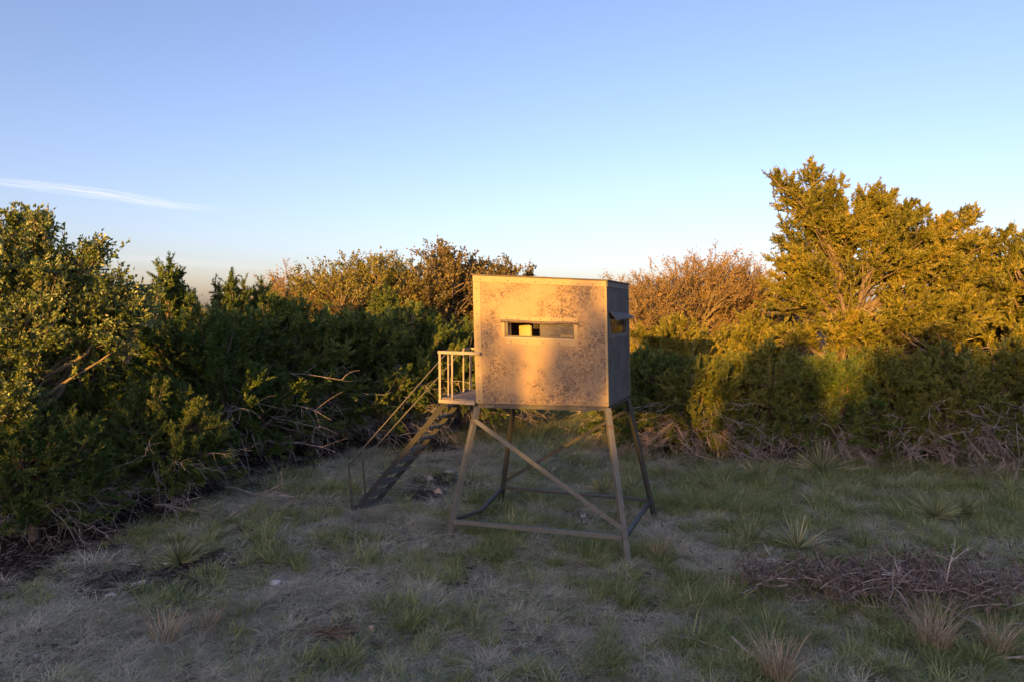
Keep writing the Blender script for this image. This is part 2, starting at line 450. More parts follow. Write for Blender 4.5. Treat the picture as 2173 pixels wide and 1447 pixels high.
# ------------------------------------------------------------------ clouds
def cloud_mat(name, seed, strength):
    m, nt, ns, ln = new_mat(name)
    out = ns.new('ShaderNodeOutputMaterial')
    tc = ns.new('ShaderNodeTexCoord')
    mp = ns.new('ShaderNodeMapping'); mp.inputs['Scale'].default_value = (3.0, 14.0, 1.0); mp.inputs['Location'].default_value = (seed, seed, 0)
    mp.inputs['Rotation'].default_value = (0, 0, R(6))
    ln.new(tc.outputs['UV'], mp.inputs['Vector'])
    nz = ns.new('ShaderNodeTexNoise'); nz.inputs['Scale'].default_value = 1.6; nz.inputs['Detail'].default_value = 9; nz.inputs['Distortion'].default_value = 0.6
    ln.new(mp.outputs[0], nz.inputs['Vector'])
    at = ns.new('ShaderNodeAttribute'); at.attribute_name = 'tone'
    mr = ns.new('ShaderNodeMapRange'); mr.inputs[1].default_value = 0.40; mr.inputs[2].default_value = 0.80; ln.new(nz.outputs[0], mr.inputs[0])
    mu = ns.new('ShaderNodeMath'); mu.operation = 'MULTIPLY'; ln.new(mr.outputs[0], mu.inputs[0]); ln.new(at.outputs['Fac'], mu.inputs[1])
    m2 = ns.new('ShaderNodeMath'); m2.operation = 'MULTIPLY'; m2.inputs[1].default_value = strength; m2.use_clamp = True; ln.new(mu.outputs[0], m2.inputs[0])
    tr = ns.new('ShaderNodeBsdfTransparent'); a = ns.new('ShaderNodeEmission')
    a.inputs[0].default_value = (0.42, 0.405, 0.42, 1); a.inputs[1].default_value = 1.0  # sheet glows by itself in place of sunlight scattered by the ice
    c = ns.new('ShaderNodeMixShader'); ln.new(m2.outputs[0], c.inputs[0]); ln.new(tr.outputs[0], c.inputs[1]); ln.new(a.outputs[0], c.inputs[2])
    ln.new(c.outputs[0], out.inputs[0])
    return m


def cirrus(name, spine, width, Y, seed, strength, label):
    """a thin veil of ice cloud kilometres away, following a spine; a real sheet lying across the sky with some thickness"""
    n, k = 40, 9
    sp = np.array(spine, float)
    t = np.linspace(0, 1, n); s = np.linspace(-1, 1, k)
    px = np.interp(t, np.linspace(0, 1, len(sp)), sp[:, 0]); py = np.interp(t, np.linspace(0, 1, len(sp)), sp[:, 1])
    w = width * (0.35 + 0.65 * np.sin(math.pi * np.clip(t * 0.9 + 0.08, 0, 1)) ** 0.7)
    v, tone, uv = [], [], []
    for i in range(n):
        for j in range(k):
            # lies back from the viewer: its upper edge is nearer, as a level sheet seen from below
            p = P(px[i], py[i] - s[j] * w[i], Y * (1 - 0.08 * s[j]))
            v.append(p); uv.append((t[i], (s[j] + 1) / 2))
            fade = (1 - abs(s[j]) ** 1.5) * min(1, (1 - t[i]) * 3.0) * min(1, t[i] * 6 + 0.5)
            tone.append(max(0, fade) * (0.0 if abs(s[j]) > 0.99 else 1))
    idx = np.arange(n * k).reshape(n, k)
    f = np.stack([idx[:-1, :-1], idx[1:, :-1], idx[1:, 1:], idx[:-1, 1:]], -1).reshape(-1, 4)
    o = MB().add(v, f, tone).build(name, cloud_mat(name, seed, strength), smooth=True)
    ul = o.data.uv_layers.new(name='UVMap')
    uva = np.array(uv)
    li = np.zeros(len(o.data.loops), np.int32); o.data.loops.foreach_get('vertex_index', li)
    ul.data.foreach_set('uv', uva[li].astype(np.float32).ravel())
    prop(o, label, 'cloud', kind='thing')
    return o


cirrus('cirrus_cloud', [(-90, 378), (60, 393), (220, 412), (360, 435), (520, 452)], 14, 9000, 2.3, 1.25, 'thin white streak of cirrus high above the oak tree')
cirrus('cirrus_cloud', [(200, 545), (330, 552), (450, 562), (640, 574)], 12, 12000, 7.1, 0.5, 'faint pale wisp of cloud low over the pointed juniper')


# ------------------------------------------------------------------ trees
def bez(a, b, c, K):
    t = np.linspace(0, 1, K)[None, :, None]
    a, b, c = a[:, None, :], b[:, None, :], c[:, None, :]
    return (1 - t) ** 2 * a + 2 * t * (1 - t) * b + t * t * c


def rand_unit(rng, n):
    return norm(rng.normal(size=(n, 3)))


def leaves(mb, rng, O, D, n, L, w, along, spread, up=0.2, shape='needle', tone0=None):
    m = len(O)
    if m == 0: return
    tt = rng.random(m) if tone0 is None else tone0
    O = np.repeat(O, n, 0); D = np.repeat(D, n, 0)
    al = np.repeat(np.broadcast_to(along, (m,)), n)
    N = len(O)
    p = O + D * (al * rng.random(N))[:, None] + rng.normal(size=(N, 3)) * 0.012
    d = norm(D + spread * rng.normal(size=(N, 3)) + np.array([0, 0, up]))
    s = norm(np.cross(d, rng.normal(size=(N, 3))))
    ln = (L * (0.55 + 0.9 * rng.random(N)))[:, None]
    ww = (w * (0.7 + 0.6 * rng.random(N)))[:, None] / 2
    tone = np.repeat(tt, n) * 0.7 + rng.random(N) * 0.3
    if shape == 'needle':
        v = np.stack([p - s * ww, p + s * ww, p + d * ln], 1).reshape(-1, 3)
        mb.add(v, np.arange(N * 3).reshape(N, 3), np.repeat(tone, 3))
    else:
        mid = p + d * ln * 0.45
        nrm = np.cross(d, s) * ww * 0.5
        v = np.stack([p, mid - s * ww + nrm, p + d * ln, mid + s * ww + nrm], 1).reshape(-1, 3)
        mb.add(v, np.arange(N * 4).reshape(N, 4), np.repeat(tone, 4))


def tree_meshes(name, seed, lobes, base_r=0.12, kind='juniper', twigs=13, nleaf=38, leaf=(0.062, 0.024), twl=0.19,
                dead=0, dead_r=1.5, bark='bark', mat='juniper', density=1.0, lean=(0, 0), sweep=-0.12, twig_wood=0.5, limb_at=(0.3, 0.62)):
    """lobes: (x, y, z, rx, ry, rz, boughs). Grows a trunk, a limb to each lobe, boughs to the lobe's skin and twigs with leaves."""
    rng = np.random.default_rng(seed)
    lob = np.array(lobes, float)
    H = (lob[:, 2] + lob[:, 5]).max()
    wood, fol = MB(), MB()
    # trunk
    tz = min(0.62 * H, lob[:, 2].max())
    K = 9
    t = np.linspace(0, 1, K)
    trunk = np.stack([lean[0] * t + 0.06 * H * np.sin(3 * t + seed) * t, lean[1] * t + 0.05 * H * np.sin(2.3 * t + 2 * seed) * t, -0.25 + (tz + 0.25) * t], -1)
    wood.tubes(trunk[None], base_r * 1.15, base_r * 0.42, 8)
    for l in lob:
        c = l[:3]; rad = l[3:6]; nb = max(3, int(l[6] * density))
        zs = np.clip(c[2] * rng.uniform(*limb_at), 0.1, tz * 0.95)
        k = (zs + 0.25) / (tz + 0.25)
        s0 = np.array([np.interp(k, t, trunk[:, i]) for i in range(3)])
        end = c + np.array([0, 0, 0.25 * rad[2]])
        mid = 0.5 * (s0 + end) + rng.normal(size=3) * 0.12 * np.linalg.norm(end - s0)
        limb = bez(s0[None], mid[None], end[None], 9)
        limb[0, 1:-1] += rng.normal(size=(7, 3)) * 0.03 * np.linalg.norm(end - s0) ** 0.5
        lr = base_r * (0.25 + 0.3 * min(1, rad.max() / 1.2))
        wood.tubes(limb, lr, 0.014, 6)
        # boughs
        a = 0.25 + 0.75 * rng.random(nb)
        ai = np.clip((a * 8).astype(int), 0, 8)
        st = limb[0][ai]
        dirs = rand_unit(rng, nb)
        dirs[:, 2] = np.where(dirs[:, 2] < -0.55, -dirs[:, 2], dirs[:, 2])
        rr = 0.55 + 0.5 * rng.random(nb) ** 0.6
        tip = c + dirs * rad * rr[:, None]
        dist = np.linalg.norm(tip - st, axis=1)
        ctrl = 0.5 * (st + tip) + rng.normal(size=(nb, 3)) * 0.1 * dist[:, None] + np.array([0, 0, 1.0]) * (sweep * dist)[:, None]
        K2 = 7
        bo = bez(st, ctrl, tip, K2)
        bo[:, 1:-1] += rng.normal(size=(nb, K2 - 2, 3)) * 0.018 * dist[:, None, None]
        br = np.clip(0.012 * dist + 0.006, 0.008, 0.03)
        wood.tubes(bo, br, 0.004, 4)
        # twigs
        m = nb * twigs
        bi = np.repeat(np.arange(nb), twigs)
        q = 0.25 + 0.75 * rng.random(m) ** 0.75
        f = q * (K2 - 1); i0 = np.clip(f.astype(int), 0, K2 - 2); fr = (f - i0)[:, None]
        o = bo[bi, i0] * (1 - fr) + bo[bi, i0 + 1] * fr
        tg = norm(bo[bi, i0 + 1] - bo[bi, i0])
        outw = norm(o - c)
        d = norm(tg * 0.55 + rng.normal(size=(m, 3)) * 0.42 + outw * 0.35 + np.array([0, 0, 0.22]))
        tl = twl * (0.6 + 0.8 * rng.random(m))
        pick = rng.random(m) < twig_wood
        tw = bez(o[pick], o[pick] + d[pick] * tl[pick, None] * 0.5 + rng.normal(size=(pick.sum(), 3)) * 0.02, o[pick] + d[pick] * tl[pick, None], 3)
        if len(tw): wood.tubes(tw, 0.0045, 0.002, 3)
        lobe_tone = rng.uniform(-0.12, 0.12)
        btone = rng.random(nb)
        tone0 = np.clip(0.45 * btone[bi] + 0.45 * rng.random(m) + lobe_tone + 0.05, 0, 1)
        if kind == 'juniper':
            leaves(fol, rng, o, d, nleaf, leaf[0], leaf[1], tl, 0.60, 0.15, 'needle', tone0)
        else:
            leaves(fol, rng, o, d, nleaf, leaf[0], leaf[1], tl * 1.1, 0.9, 0.15, 'leaf', tone0)
    out = [('trunk', wood.mesh(name + '_trunk', M[bark], True)), ('crown', fol.mesh(name + '_crown', M[mat]))]
    if dead:
        db = MB()
        n = dead
        az = rng.random(n) * 2 * math.pi
        z0 = rng.uniform(0.10, 0.52, n) * H
        st = np.stack([0.15 * dead_r * np.cos(az), 0.15 * dead_r * np.sin(az), z0], -1)
        rr = dead_r * rng.uniform(0.65, 1.12, n)
        tip = np.stack([rr * np.cos(az + rng.normal(size=n) * 0.25), rr * np.sin(az + rng.normal(size=n) * 0.25), z0 * rng.uniform(-0.1, 1.1, n) + 0.1], -1)
        ctrl = 0.5 * (st + tip) + np.stack([rng.normal(size=n) * 0.12, rng.normal(size=n) * 0.12, rng.uniform(0.0, 0.45, n)], -1)
        bo = bez(st, ctrl, tip, 7); bo[:, 1:-1] += rng.normal(size=(n, 5, 3)) * 0.025
        db.tubes(bo, 0.010, 0.003, 4)
        k = 9
        bi = np.repeat(np.arange(n), k); q = rng.integers(2, 7, n * k)
        o = bo[bi, q]; tg = norm(bo[bi, q] - bo[bi, q - 1])
        d = norm(tg * 0.7 + rng.normal(size=(n * k, 3)) * 0.5 + np.array([0, 0, -0.1]))
        tl = rng.uniform(0.2, 0.6, n * k)[:, None]
        tw = bez(o, o + d * tl * 0.5 + rng.normal(size=(n * k, 3)) * 0.05, o + d * tl + rng.normal(size=(n * k, 3)) * 0.07, 5)
        db.tubes(tw, 0.0055, 0.002, 3)
        out.append(('dead_twigs', db.mesh(name + '_dead_twigs', M['deadwood'], True)))
    return out


def bush_lobes(seed, h, r, spires=5, nb=26):
    rng = np.random.default_rng(seed)
    L = []
    for i in range(6):
        a = i * math.pi / 3 + rng.uniform(-0.3, 0.3); d = r * rng.uniform(0.5, 0.68)
        L.append((d * math.cos(a), d * math.sin(a), h * rng.uniform(0.27, 0.38), r * 0.42, r * 0.42, h * 0.27, nb))
    for i in range(4):
        a = i * math.pi / 2 + rng.uniform(-0.4, 0.4); d = r * rng.uniform(0.28, 0.48)
        L.append((d * math.cos(a), d * math.sin(a), h * rng.uniform(0.55, 0.68), r * 0.40, r * 0.40, h * 0.22, nb))
    L.append((0, 0, h * 0.76, r * 0.34, r * 0.34, h * 0.16, nb * 0.7))
    for i in range(spires):
        a = rng.uniform(0, 6.28); d = r * rng.uniform(0.05, 0.6)
        zt = h * (1.0 - 0.3 * d / r) * rng.uniform(0.9, 1.02)
        L.append((d * math.cos(a), d * math.sin(a), zt - 0.13 * h, r * 0.12, r * 0.12, 0.15 * h, nb * 0.28))
    return L


def pointed_lobes(seed, h, r, nb=20):
    rng = np.random.default_rng(seed)
    L = []
    for k in range(6):
        f = k / 5
        rr = r * (1 - f) ** 0.8
        for i in range(4 if k < 3 else 2):
            a = rng.uniform(0, 6.28); d = rr * 0.55
            L.append((d * math.cos(a), d * math.sin(a), h * (0.2 + 0.6 * f), 0.10 + rr * 0.42, 0.10 + rr * 0.42, h * 0.12, nb * (1 - 0.6 * f)))
    L.append((0, 0, h * 0.9, 0.12, 0.12, h * 0.11, 8))
    for i in range(12):                                  # leader shoots that stand out of the outline
        a = rng.uniform(0, 6.28); z = h * rng.uniform(0.55, 0.92); d = r * 0.9 * (1.05 - z / h) + 0.16
        L.append((d * math.cos(a), d * math.sin(a), z, 0.07, 0.07, h * 0.075, 5))
    return L


def oak_lobes(seed, h, r, n=9, nb=24):
    rng = np.random.default_rng(seed)
    L = []
    for i in range(n):
        a = i * 2.4 + rng.uniform(-0.4, 0.4); d = r * math.sqrt((i + 0.4) / n) * 0.78
        z = h * (0.80 - 0.32 * (d / r) ** 2) * rng.uniform(0.9, 1.06)
        s = r * rng.uniform(0.26, 0.38)
        L.append((d * math.cos(a), d * math.sin(a), z, s, s, h * rng.uniform(0.12, 0.17), nb))
    for i in range(4):
        a = i * 1.6 + 0.5; d = r * 0.62
        L.append((d * math.cos(a), d * math.sin(a), h * rng.uniform(0.32, 0.48), r * 0.34, r * 0.34, h * 0.14, nb * 0.8))
    return L


SPEC = {}
SPEC['juniper_a'] = tree_meshes('juniper_a', 11, bush_lobes(11, 3.6, 2.0), 0.13, dead=60, dead_r=1.95)
SPEC['juniper_b'] = tree_meshes('juniper_b', 12, bush_lobes(22, 3.4, 2.1, 7), 0.12, dead=60, dead_r=2.05)
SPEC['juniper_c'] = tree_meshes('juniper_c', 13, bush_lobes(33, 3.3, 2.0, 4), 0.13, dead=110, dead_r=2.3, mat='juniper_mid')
SPEC['juniper_lit'] = []
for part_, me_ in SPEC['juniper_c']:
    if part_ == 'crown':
        me_ = me_.copy(); me_.materials[0] = M['juniper_sunlit']  # lit copy of the same crown, sun gold in its colour
    SPEC['juniper_lit'].append((part_, me_))
SPEC['juniper_point'] = tree_meshes('juniper_point', 14, pointed_lobes(4, 4.6, 1.35), 0.10, nleaf=34)
SPEC['oak_a'] = tree_meshes('oak_a', 21, oak_lobes(5, 5.6, 2.6), 0.16, 'oak', 9, 9, (0.075, 0.05), 0.26, bark='bark_pale', mat='oak_gold', sweep=0.06)
SPEC['oak_b'] = tree_meshes('oak_b', 22, oak_lobes(6, 5.8, 2.2, 8), 0.17, 'oak', 10, 9, (0.085, 0.058), 0.26, bark='bark', mat='oak_brown', sweep=0.06)
SPEC['oak_bare'] = tree_meshes('oak_bare', 23, oak_lobes(9, 5.6, 2.6, 11, 24), 0.15, 'oak', 12, 7, (0.055, 0.034), 0.30, bark='bark_pale', mat='bud', sweep=0.02, twig_wood=0.8)


def hero(px, Y, pts):
    """lobes of a tree whose outline is known: (px, py, radius m, squash, depth offset, boughs)"""
    s = Y / FPX
    gzv = float(gz((px - CX) * s, Y))
    out = []
    for qx, qy, rad, sq, dy, nb in pts:
        out.append(((qx - px) * s, dy, P(qx, qy, Y)[2] - gzv, rad, rad, rad * sq, nb))
    return out


BIG = hero(1800, 20.0, [
    (1660, 385, .38, .55, 0, 10), (1628, 372, .16, .8, 0, 4), (1720, 375, .33, .8, .2, 9), (1712, 352, .12, 1.3, 0, 3), (1690, 430, .62, .7, -.2, 20), (1770, 395, .45, .7, .2, 12),
    (1835, 420, .5, .75, 0, 14), (1800, 470, .85, .65, -.4, 28), (1700, 500, .72, .7, .3, 22), (1905, 450, .5, .8, .2, 14), (1885, 425, .14, 1.4, 0, 4), (1775, 435, .5, .7, .1, 16), (1765, 485, .6, .7, -.2, 18), (1665, 545, .5, .6, .1, 14), (1655, 600, .6, .6, -.2, 16), (2095, 520, .5, .7, .3, 12), (2140, 505, .5, .7, .2, 12), (1850, 430, .45, .7, -.1, 14), (1935, 455, .42, .8, .1, 14), (1995, 478, .42, .7, 0, 12), (2030, 520, .5, .7, -.2, 14), (1740, 450, .6, .7, .2, 18), (1690, 560, .6, .7, -.4, 18), (1970, 520, .7, .6, .4, 18),
    (1940, 490, .65, .7, -.2, 20), (2000, 500, .55, .65, .3, 14), (2052, 462, .34, .7, 0, 10), (2072, 448, .13, 1, 0, 3), (1860, 545, .95, .6, -.6, 30), (1730, 580, .85, .6, -.5, 24),
    (1660, 640, .8, .6, -.2, 20), (1780, 640, .9, .5, .8, 22), (1960, 575, .9, .6, -.5, 28), (2040, 590, .8, .65, .2, 22), (1900, 640, 1.0, .55, -.9, 28),
    (2010, 670, 1.0, .6, -.8, 26), (1790, 700, .9, .5, -.9, 22), (1690, 710, .75, .55, .4, 16), (1910, 730, 1.0, .5, .6, 22), (2080, 700, .8, .6, .6, 18), (2095, 560, .75, .6, .5, 18), (2125, 620, .8, .6, .2, 18), (1920, 690, .9, .5, -1.3, 22), (1760, 690, .8, .5, -1.3, 20), (1840, 490, .6, .6, -.9, 18), (1930, 560, .7, .6, -1.0, 20)])
SPEC['juniper_big'] = tree_meshes('juniper_big', 31, BIG, 0.30, twigs=15, nleaf=34, leaf=(0.080, 0.030), twl=0.23, dead=30, dead_r=2.6, mat='juniper_sunlit', lean=(-0.4, 0), limb_at=(0.45, 0.85))
LOAK = hero(20, 10.0, [
    (40, 490, .34, .8, 0, 18), (110, 500, .30, .85, -.1, 16), (-30, 510, .40, .8, .2, 16), (160, 545, .30, .8, .1, 14), (225, 530, .13, .6, .1, 6), (60, 570, .45, .7, -.4, 24), (-50, 600, .55, .8, 0, 22),
    (150, 610, .42, .75, -.3, 22), (225, 600, .26, .7, .2, 12), (260, 640, .30, .7, .3, 14), (290, 665, .22, .6, .2, 9), (210, 665, .42, .65, 0, 20), (110, 680, .45, .65, -.5, 24),
    (20, 690, .5, .7, -.5, 24), (240, 715, .34, .6, -.1, 14), (150, 740, .36, .6, -.4, 16), (60, 770, .4, .55, -.6, 18), (-50, 760, .55, .8, -.3, 18),
    (70, 840, .34, .6, -.7, 16), (20, 810, .36, .7, -.6, 16), (110, 820, .18, .6, -.7, 8), (10, 890, .36, .7, -.6, 16), (80, 890, .26, .7, -.6, 10), (-20, 960, .4, .8, -.6, 14), (40, 970, .3, .9, -.5, 12)])
SPEC['oak_left'] = tree_meshes('oak_left', 41, LOAK, 0.16, 'oak', 12, 14, (0.06, 0.040), 0.22, bark='bark_pale', mat='oak', sweep=0.06, twig_wood=0.8)


def tree(name, spec, x, y, label, cat='tree', s=1.0, rz=0.0, group=None, sz=None):
    z = float(gz(x, y))
    e = empty(name, (x, y, z - 0.03), rz, (s, s, sz if sz else s))
    for part, me in SPEC[spec]:
        link(part, me, e)
    prop(e, label, cat, group)
    return e


def tpx(name, spec, px, Y, label, **k):
    return tree(name, spec, (px - CX) / FPX * Y, Y, label, **k)


# added unseen oak, its leaf clumps placed to cast dapples on the blind
DAP = [(.30, .47, .22), (.62, .36, .23), (.77, .42, .19), (.96, .82, .26), (.85, .97, .25), (.93, .30, .27), (.10, .06, .25), (.26, .10, .20),
       (.04, .55, .16), (.68, .70, .13), (1.08, .55, .3), (-.12, .2, .3)]
SPEC['oak_dapple'] = tree_meshes('oak_dapple', 51, [(u * 2.06 - .68, ((i * 37) % 11 - 5) * .16, 2.26 + w * 1.95 + 6.38, r_ * .50, r_ * .8, r_ * .48, 6) for i, (u, w, r_) in enumerate(DAP)],
                               0.15, 'oak', 10, 8, (0.085, 0.06), 0.22, bark='bark_pale', mat='oak', sweep=0.02)
# hero trees
tpx('oak_tree', 'oak_left', 20, 10.0, 'live oak with small pale green leaves at the left edge')
tpx('juniper_tree', 'juniper_big', 1800, 20.0, 'tallest juniper, golden in the sun, its top leaning left')
# hedge of junipers on the left, near to far
JL = 'dark junipers along the left side'
HEDGE = [
    ('juniper_b', 60, 9.6, .62, 0.4, 'low dark juniper at the foot of the pale oak'),
    ('juniper_a', 330, 11.2, .66, 1.3, 'low yellow-green juniper in front of the left thicket'),
    ('juniper_a', 190, 13.4, 1.0, 2.0, 'dark juniper in the shade just right of the pale oak'),
    ('juniper_b', 450, 13.9, 1.1, 4.1, 'dark juniper with pale dead twigs hanging down its side'),
    ('juniper_point', 372, 15.5, .97, 0.2, 'pointed juniper whose spiky tip stands above the left thicket'),
    ('juniper_point', 492, 16.6, .92, 1.9, 'slender juniper with a narrow tip right of the spikiest one'),
    ('juniper_point', 548, 17.5, .88, 3.1, 'small-tipped juniper, third spire along the left thicket'),
    ('juniper_a', 600, 15.8, 1.1, 5.2, 'round dark green juniper behind the foot of the stairs'),
    ('juniper_b', 735, 17.4, 1.1, 2.6, 'dense dark juniper behind the stair handrails'),
    ('juniper_a', 870, 18.6, 1.08, .9, 'dark juniper behind the platform railing'),
    ('juniper_point', 815, 20.0, 0.88, 2.2, 'dark juniper tip in front of the sunlit oaks'),
    ('juniper_b', 985, 19.9, 1.06, 3.6, 'dark juniper partly hidden behind the left wall of the blind'),
    ('juniper_a', 1090, 23.0, .95, 1.1, 'juniper seen under the floor of the blind left of the grass lane'),
]
for sp, px, Y, s, rz, lb in HEDGE:
    tpx('juniper_tree', sp, px, Y, lb, s=s, rz=rz)
# junipers on the right
RIGHT = [
    ('juniper_b', 1372, 18.8, .92, 1.2, 'dark green juniper just right of the blind'),
    ('juniper_c', 1490, 17.6, .86, 2.2, 'olive juniper with grey dead branches at its foot, right of the blind'),
    ('juniper_c', 1640, 17.9, .98, 4.4, 'olive juniper below the left side of the tallest juniper'),
    ('juniper_b', 1760, 17.0, .88, 0.3, 'shaded juniper behind the long-leaved grass mound'),
    ('juniper_c', 1880, 17.4, .95, 5.5, 'olive juniper under the middle of the tallest juniper'),
    ('juniper_c', 2010, 17.0, .98, 3.3, 'yellow-green juniper right of the dead branches in the right thicket'),
    ('juniper_c', 2150, 16.4, 1.0, 1.7, 'yellow-green juniper cut by the right edge of the view'),
    ('juniper_lit', 2160, 21.0, 1.98, 0.8, 'tall sunlit golden juniper behind at the right edge'),
    ('juniper_lit', 1600, 22.5, 1.25, 2.8, 'sunlit juniper between the bare oaks and the tallest juniper'),
    ('juniper_lit', 1445, 21.5, 1.2, 4.9, 'sunlit golden juniper below the bare brown oaks'),
    ('juniper_b', 1290, 27.0, .95, 2.9, 'dark juniper beyond the blind at the end of the grass lane'),
]
for sp, px, Y, s, rz, lb in RIGHT:
    tpx('juniper_tree', sp, px, Y, lb, s=s, rz=rz)
# oaks behind
OAKS = [
    ('oak_bare', 655, 23.0, .90, 0.5, 'thin sunlit oak with bare twigs at its left'),
    ('oak_a', 745, 22.6, .98, 1.5, 'yellow-green sunlit oak left of the tall russet oak'),
    ('oak_a', 845, 24.0, 1.0, 3.0, 'yellow-green sunlit oak touching the tall russet oak'),
    ('oak_b', 970, 24.0, 1.12, 2.0, 'tall russet oak behind the left corner of the blind'),
    ('oak_b', 1070, 24.6, 1.02, 4.2, 'russet oak behind the roof of the blind'),
    ('oak_bare', 1370, 26.0, 1.02, 2.2, 'twiggy brown oak next to the right wall of the blind'),
    ('oak_bare', 1490, 27.0, 1.18, 4.6, 'tallest bare brown oak with twigs against the sky'),
    ('oak_bare', 1600, 27.5, 1.10, 1.0, 'bare brown oak touching the tallest juniper'),
    ('oak_a', 1190, 40.0, .98, 1.2, 'distant oak top peeping over the roof'),
    ('oak_a', 1275, 38.0, .98, 2.7, 'distant oak top over the right end of the roof'),
    ('oak_a', 600, 40.0, .92, 4.1, 'distant tree in the gap left of the thin sunlit oak'),
    ('oak_a', 350, 32.0, .85, 0.4, 'far tree behind the pointed juniper'),
]
for sp, px, Y, s, rz, lb in OAKS:
    tpx('oak_tree', sp, px, Y, lb, s=s, rz=rz)
# the wood on the sunset side behind the viewer, whose tops break up the low sun
rng = np.random.default_rng(5)
WEST = 'trees of the wood on the sunset side'
SHADE = []
for i in range(17):
    SHADE.append((-47 + i * 3.1 + rng.uniform(-.9, .9), -33 + rng.uniform(-2, 2), rng.choice(['juniper_a', 'juniper_b', 'juniper_point']), rng.uniform(3.0, 3.6)))
for i in range(14):
    SHADE.append((-50 + i * 4.0 + rng.uniform(-1, 1), -40 + rng.uniform(-2, 2), rng.choice(['juniper_a', 'juniper_b']), rng.uniform(2.9, 3.5)))
SHADE = [t for t in SHADE if not (-25 < t[0] < -15.5)]
SHADE = [(a, b, c, d * (0.74 if -34 < a < -25 else 0.92 if a > -15 else 1.0)) for a, b, c, d in SHADE]
SHADE += [(-24.5 + 3.0 * i, -40 + (i % 2), 'juniper_b', 2.85) for i in range(4)]
SHADE += [(-25.2, -32, 'oak_bare', 1.62)]
SHADE += [(-13.5, 2.5, 'juniper_b', 1.3), (-12.2, 7.2, 'juniper_b', 1.1), (-15.5, 6.5, 'juniper_a', 1.35)]
for x, y, sp, s in SHADE:
    if sp == 'juniper_point': s *= 0.8
    tree('oak_tree' if sp.startswith('oak') else 'juniper_tree', sp, x, y, 'tree added out of view on the sunset side to shade the right thicket', s=s, rz=rng.uniform(0, 6.28), group=WEST)

x, y = -.58 + .68 * .906 - .4226 * 45.4, 10.99 - .68 * .4226 - .906 * 45.4
tree('juniper_tree', 'juniper_a', -14.9, -29.5, 'tree added out of view on the sunset side to shade the right thicket', s=1.45, sz=3.05, rz=.7, group=WEST)  # unseen, added and stretched tall to shade the right thicket
tree('juniper_tree', 'juniper_b', -22.6, -31.0, 'tree added out of view on the sunset side to shade the right thicket', s=1.6, sz=2.6, rz=2.1, group=WEST)  # unseen, added and stretched to keep sun off the stairs
tree('oak_tree', 'oak_dapple', x, y, 'oak added out of view, its leaf clumps placed to dapple the blind', rz=R(-25), group=WEST).location.z = 0

# ------------------------------------------------------------------ the raised blind
blind = empty('deer_blind', (0, 0, 0))
prop(blind, 'raised hunting blind box on splayed steel legs with stairs and railed platform', 'hunting blind')
FR_b = P(1292, 862, 10.6); zf = FR_b[2]
FL_b = PZ(1010, 855, zf)
BR_b = PZ(1337, 838, zf)
dF = FR_b - FL_b
# side direction square to the front, as long as the picture gives it
perp = np.array([-dF[1], dF[0], 0]); perp /= np.linalg.norm(perp)
side_len = float(np.dot(BR_b - FR_b, perp))
sdir = norm(BR_b - FR_b)
BR_b = FR_b + sdir * np.linalg.norm(BR_b - FR_b)
BL_b = FL_b + BR_b - FR_b
FL_t = P(1003, 585, FL_b[1]); FR_t = P(1287, 597, FR_b[1]); BR_t = P(1333, 605, BR_b[1]); BL_t = FL_t + BR_t - FR_t
print('BLIND corners', FL_b, FR_b, BR_b, 'side', side_len, 'w', np.linalg.norm(dF), 'angle', np.degrees(np.arccos(np.dot(norm(dF), sdir))))
WID, DEP, HEI = np.linalg.norm(dF), np.linalg.norm(BR_b - FR_b), FR_t[2] - FR_b[2]


def W(u, v, w):
    """u along the front (0 left..1 right), v into depth (0 front..1 back), w up (0 floor..1 roof)"""
    b = (1 - u) * (1 - v) * FL_b + u * (1 - v) * FR_b + (1 - u) * v * BL_b + u * v * BR_b
    t = (1 - u) * (1 - v) * FL_t + u * (1 - v) * FR_t + (1 - u) * v * BL_t + u * v * BR_t
    return b * (1 - w) + t * w


def ubox(mb, u0, u1, v0, v1, w0, w1):
    mb.hexa([W(u0, v0, w0), W(u1, v0, w0), W(u1, v1, w0), W(u0, v1, w0), W(u0, v0, w1), W(u1, v0, w1), W(u1, v1, w1), W(u0, v1, w1)])
    return mb


mU, mV, mW = 1 / WID, 1 / DEP, 1 / HEI        # one metre in each unit
T = 0.03 * mV                                 # wall thickness
TU = 0.03 * mU
WU0, WU1, WW0, WW1 = 0.235, 0.757, 0.517, 0.643   # front window opening
SEAM = 0.672
# front wall: two sheets with the window cut out of both, trim strips proud of them
for (a, b) in ((0.055, SEAM - 0.0009), (SEAM + 0.0009, 0.985)):
    mb = MB()
    x0, x1 = max(a, WU0), min(b, WU1)
    if a < WU0: ubox(mb, a, WU0, 0, T, 0.002, 0.952)
    if b > WU1: ubox(mb, WU1, b, 0, T, 0.002, 0.952)
    ubox(mb, x0, x1, 0, T, 0.002, WW0)
    ubox(mb, x0, x1, 0, T, WW1, 0.952)
    mb.build('wall_panel', M['panel'], blind)
d5 = 0.006 * mV
bevel(ubox(MB(), 0, 0.056, -d5, T, 0, 0.9515).build('corner_trim', M['trim'], blind), .003)
bevel(ubox(MB(), 0.984, 1.0, -d5, T, 0, 0.9515).build('corner_trim', M['trim'], blind), .003)
bevel(ubox(MB(), 0, 1.0, -1.5 * d5, T, 0.952, 1.0).build('top_trim', M['trim'], blind), .003)
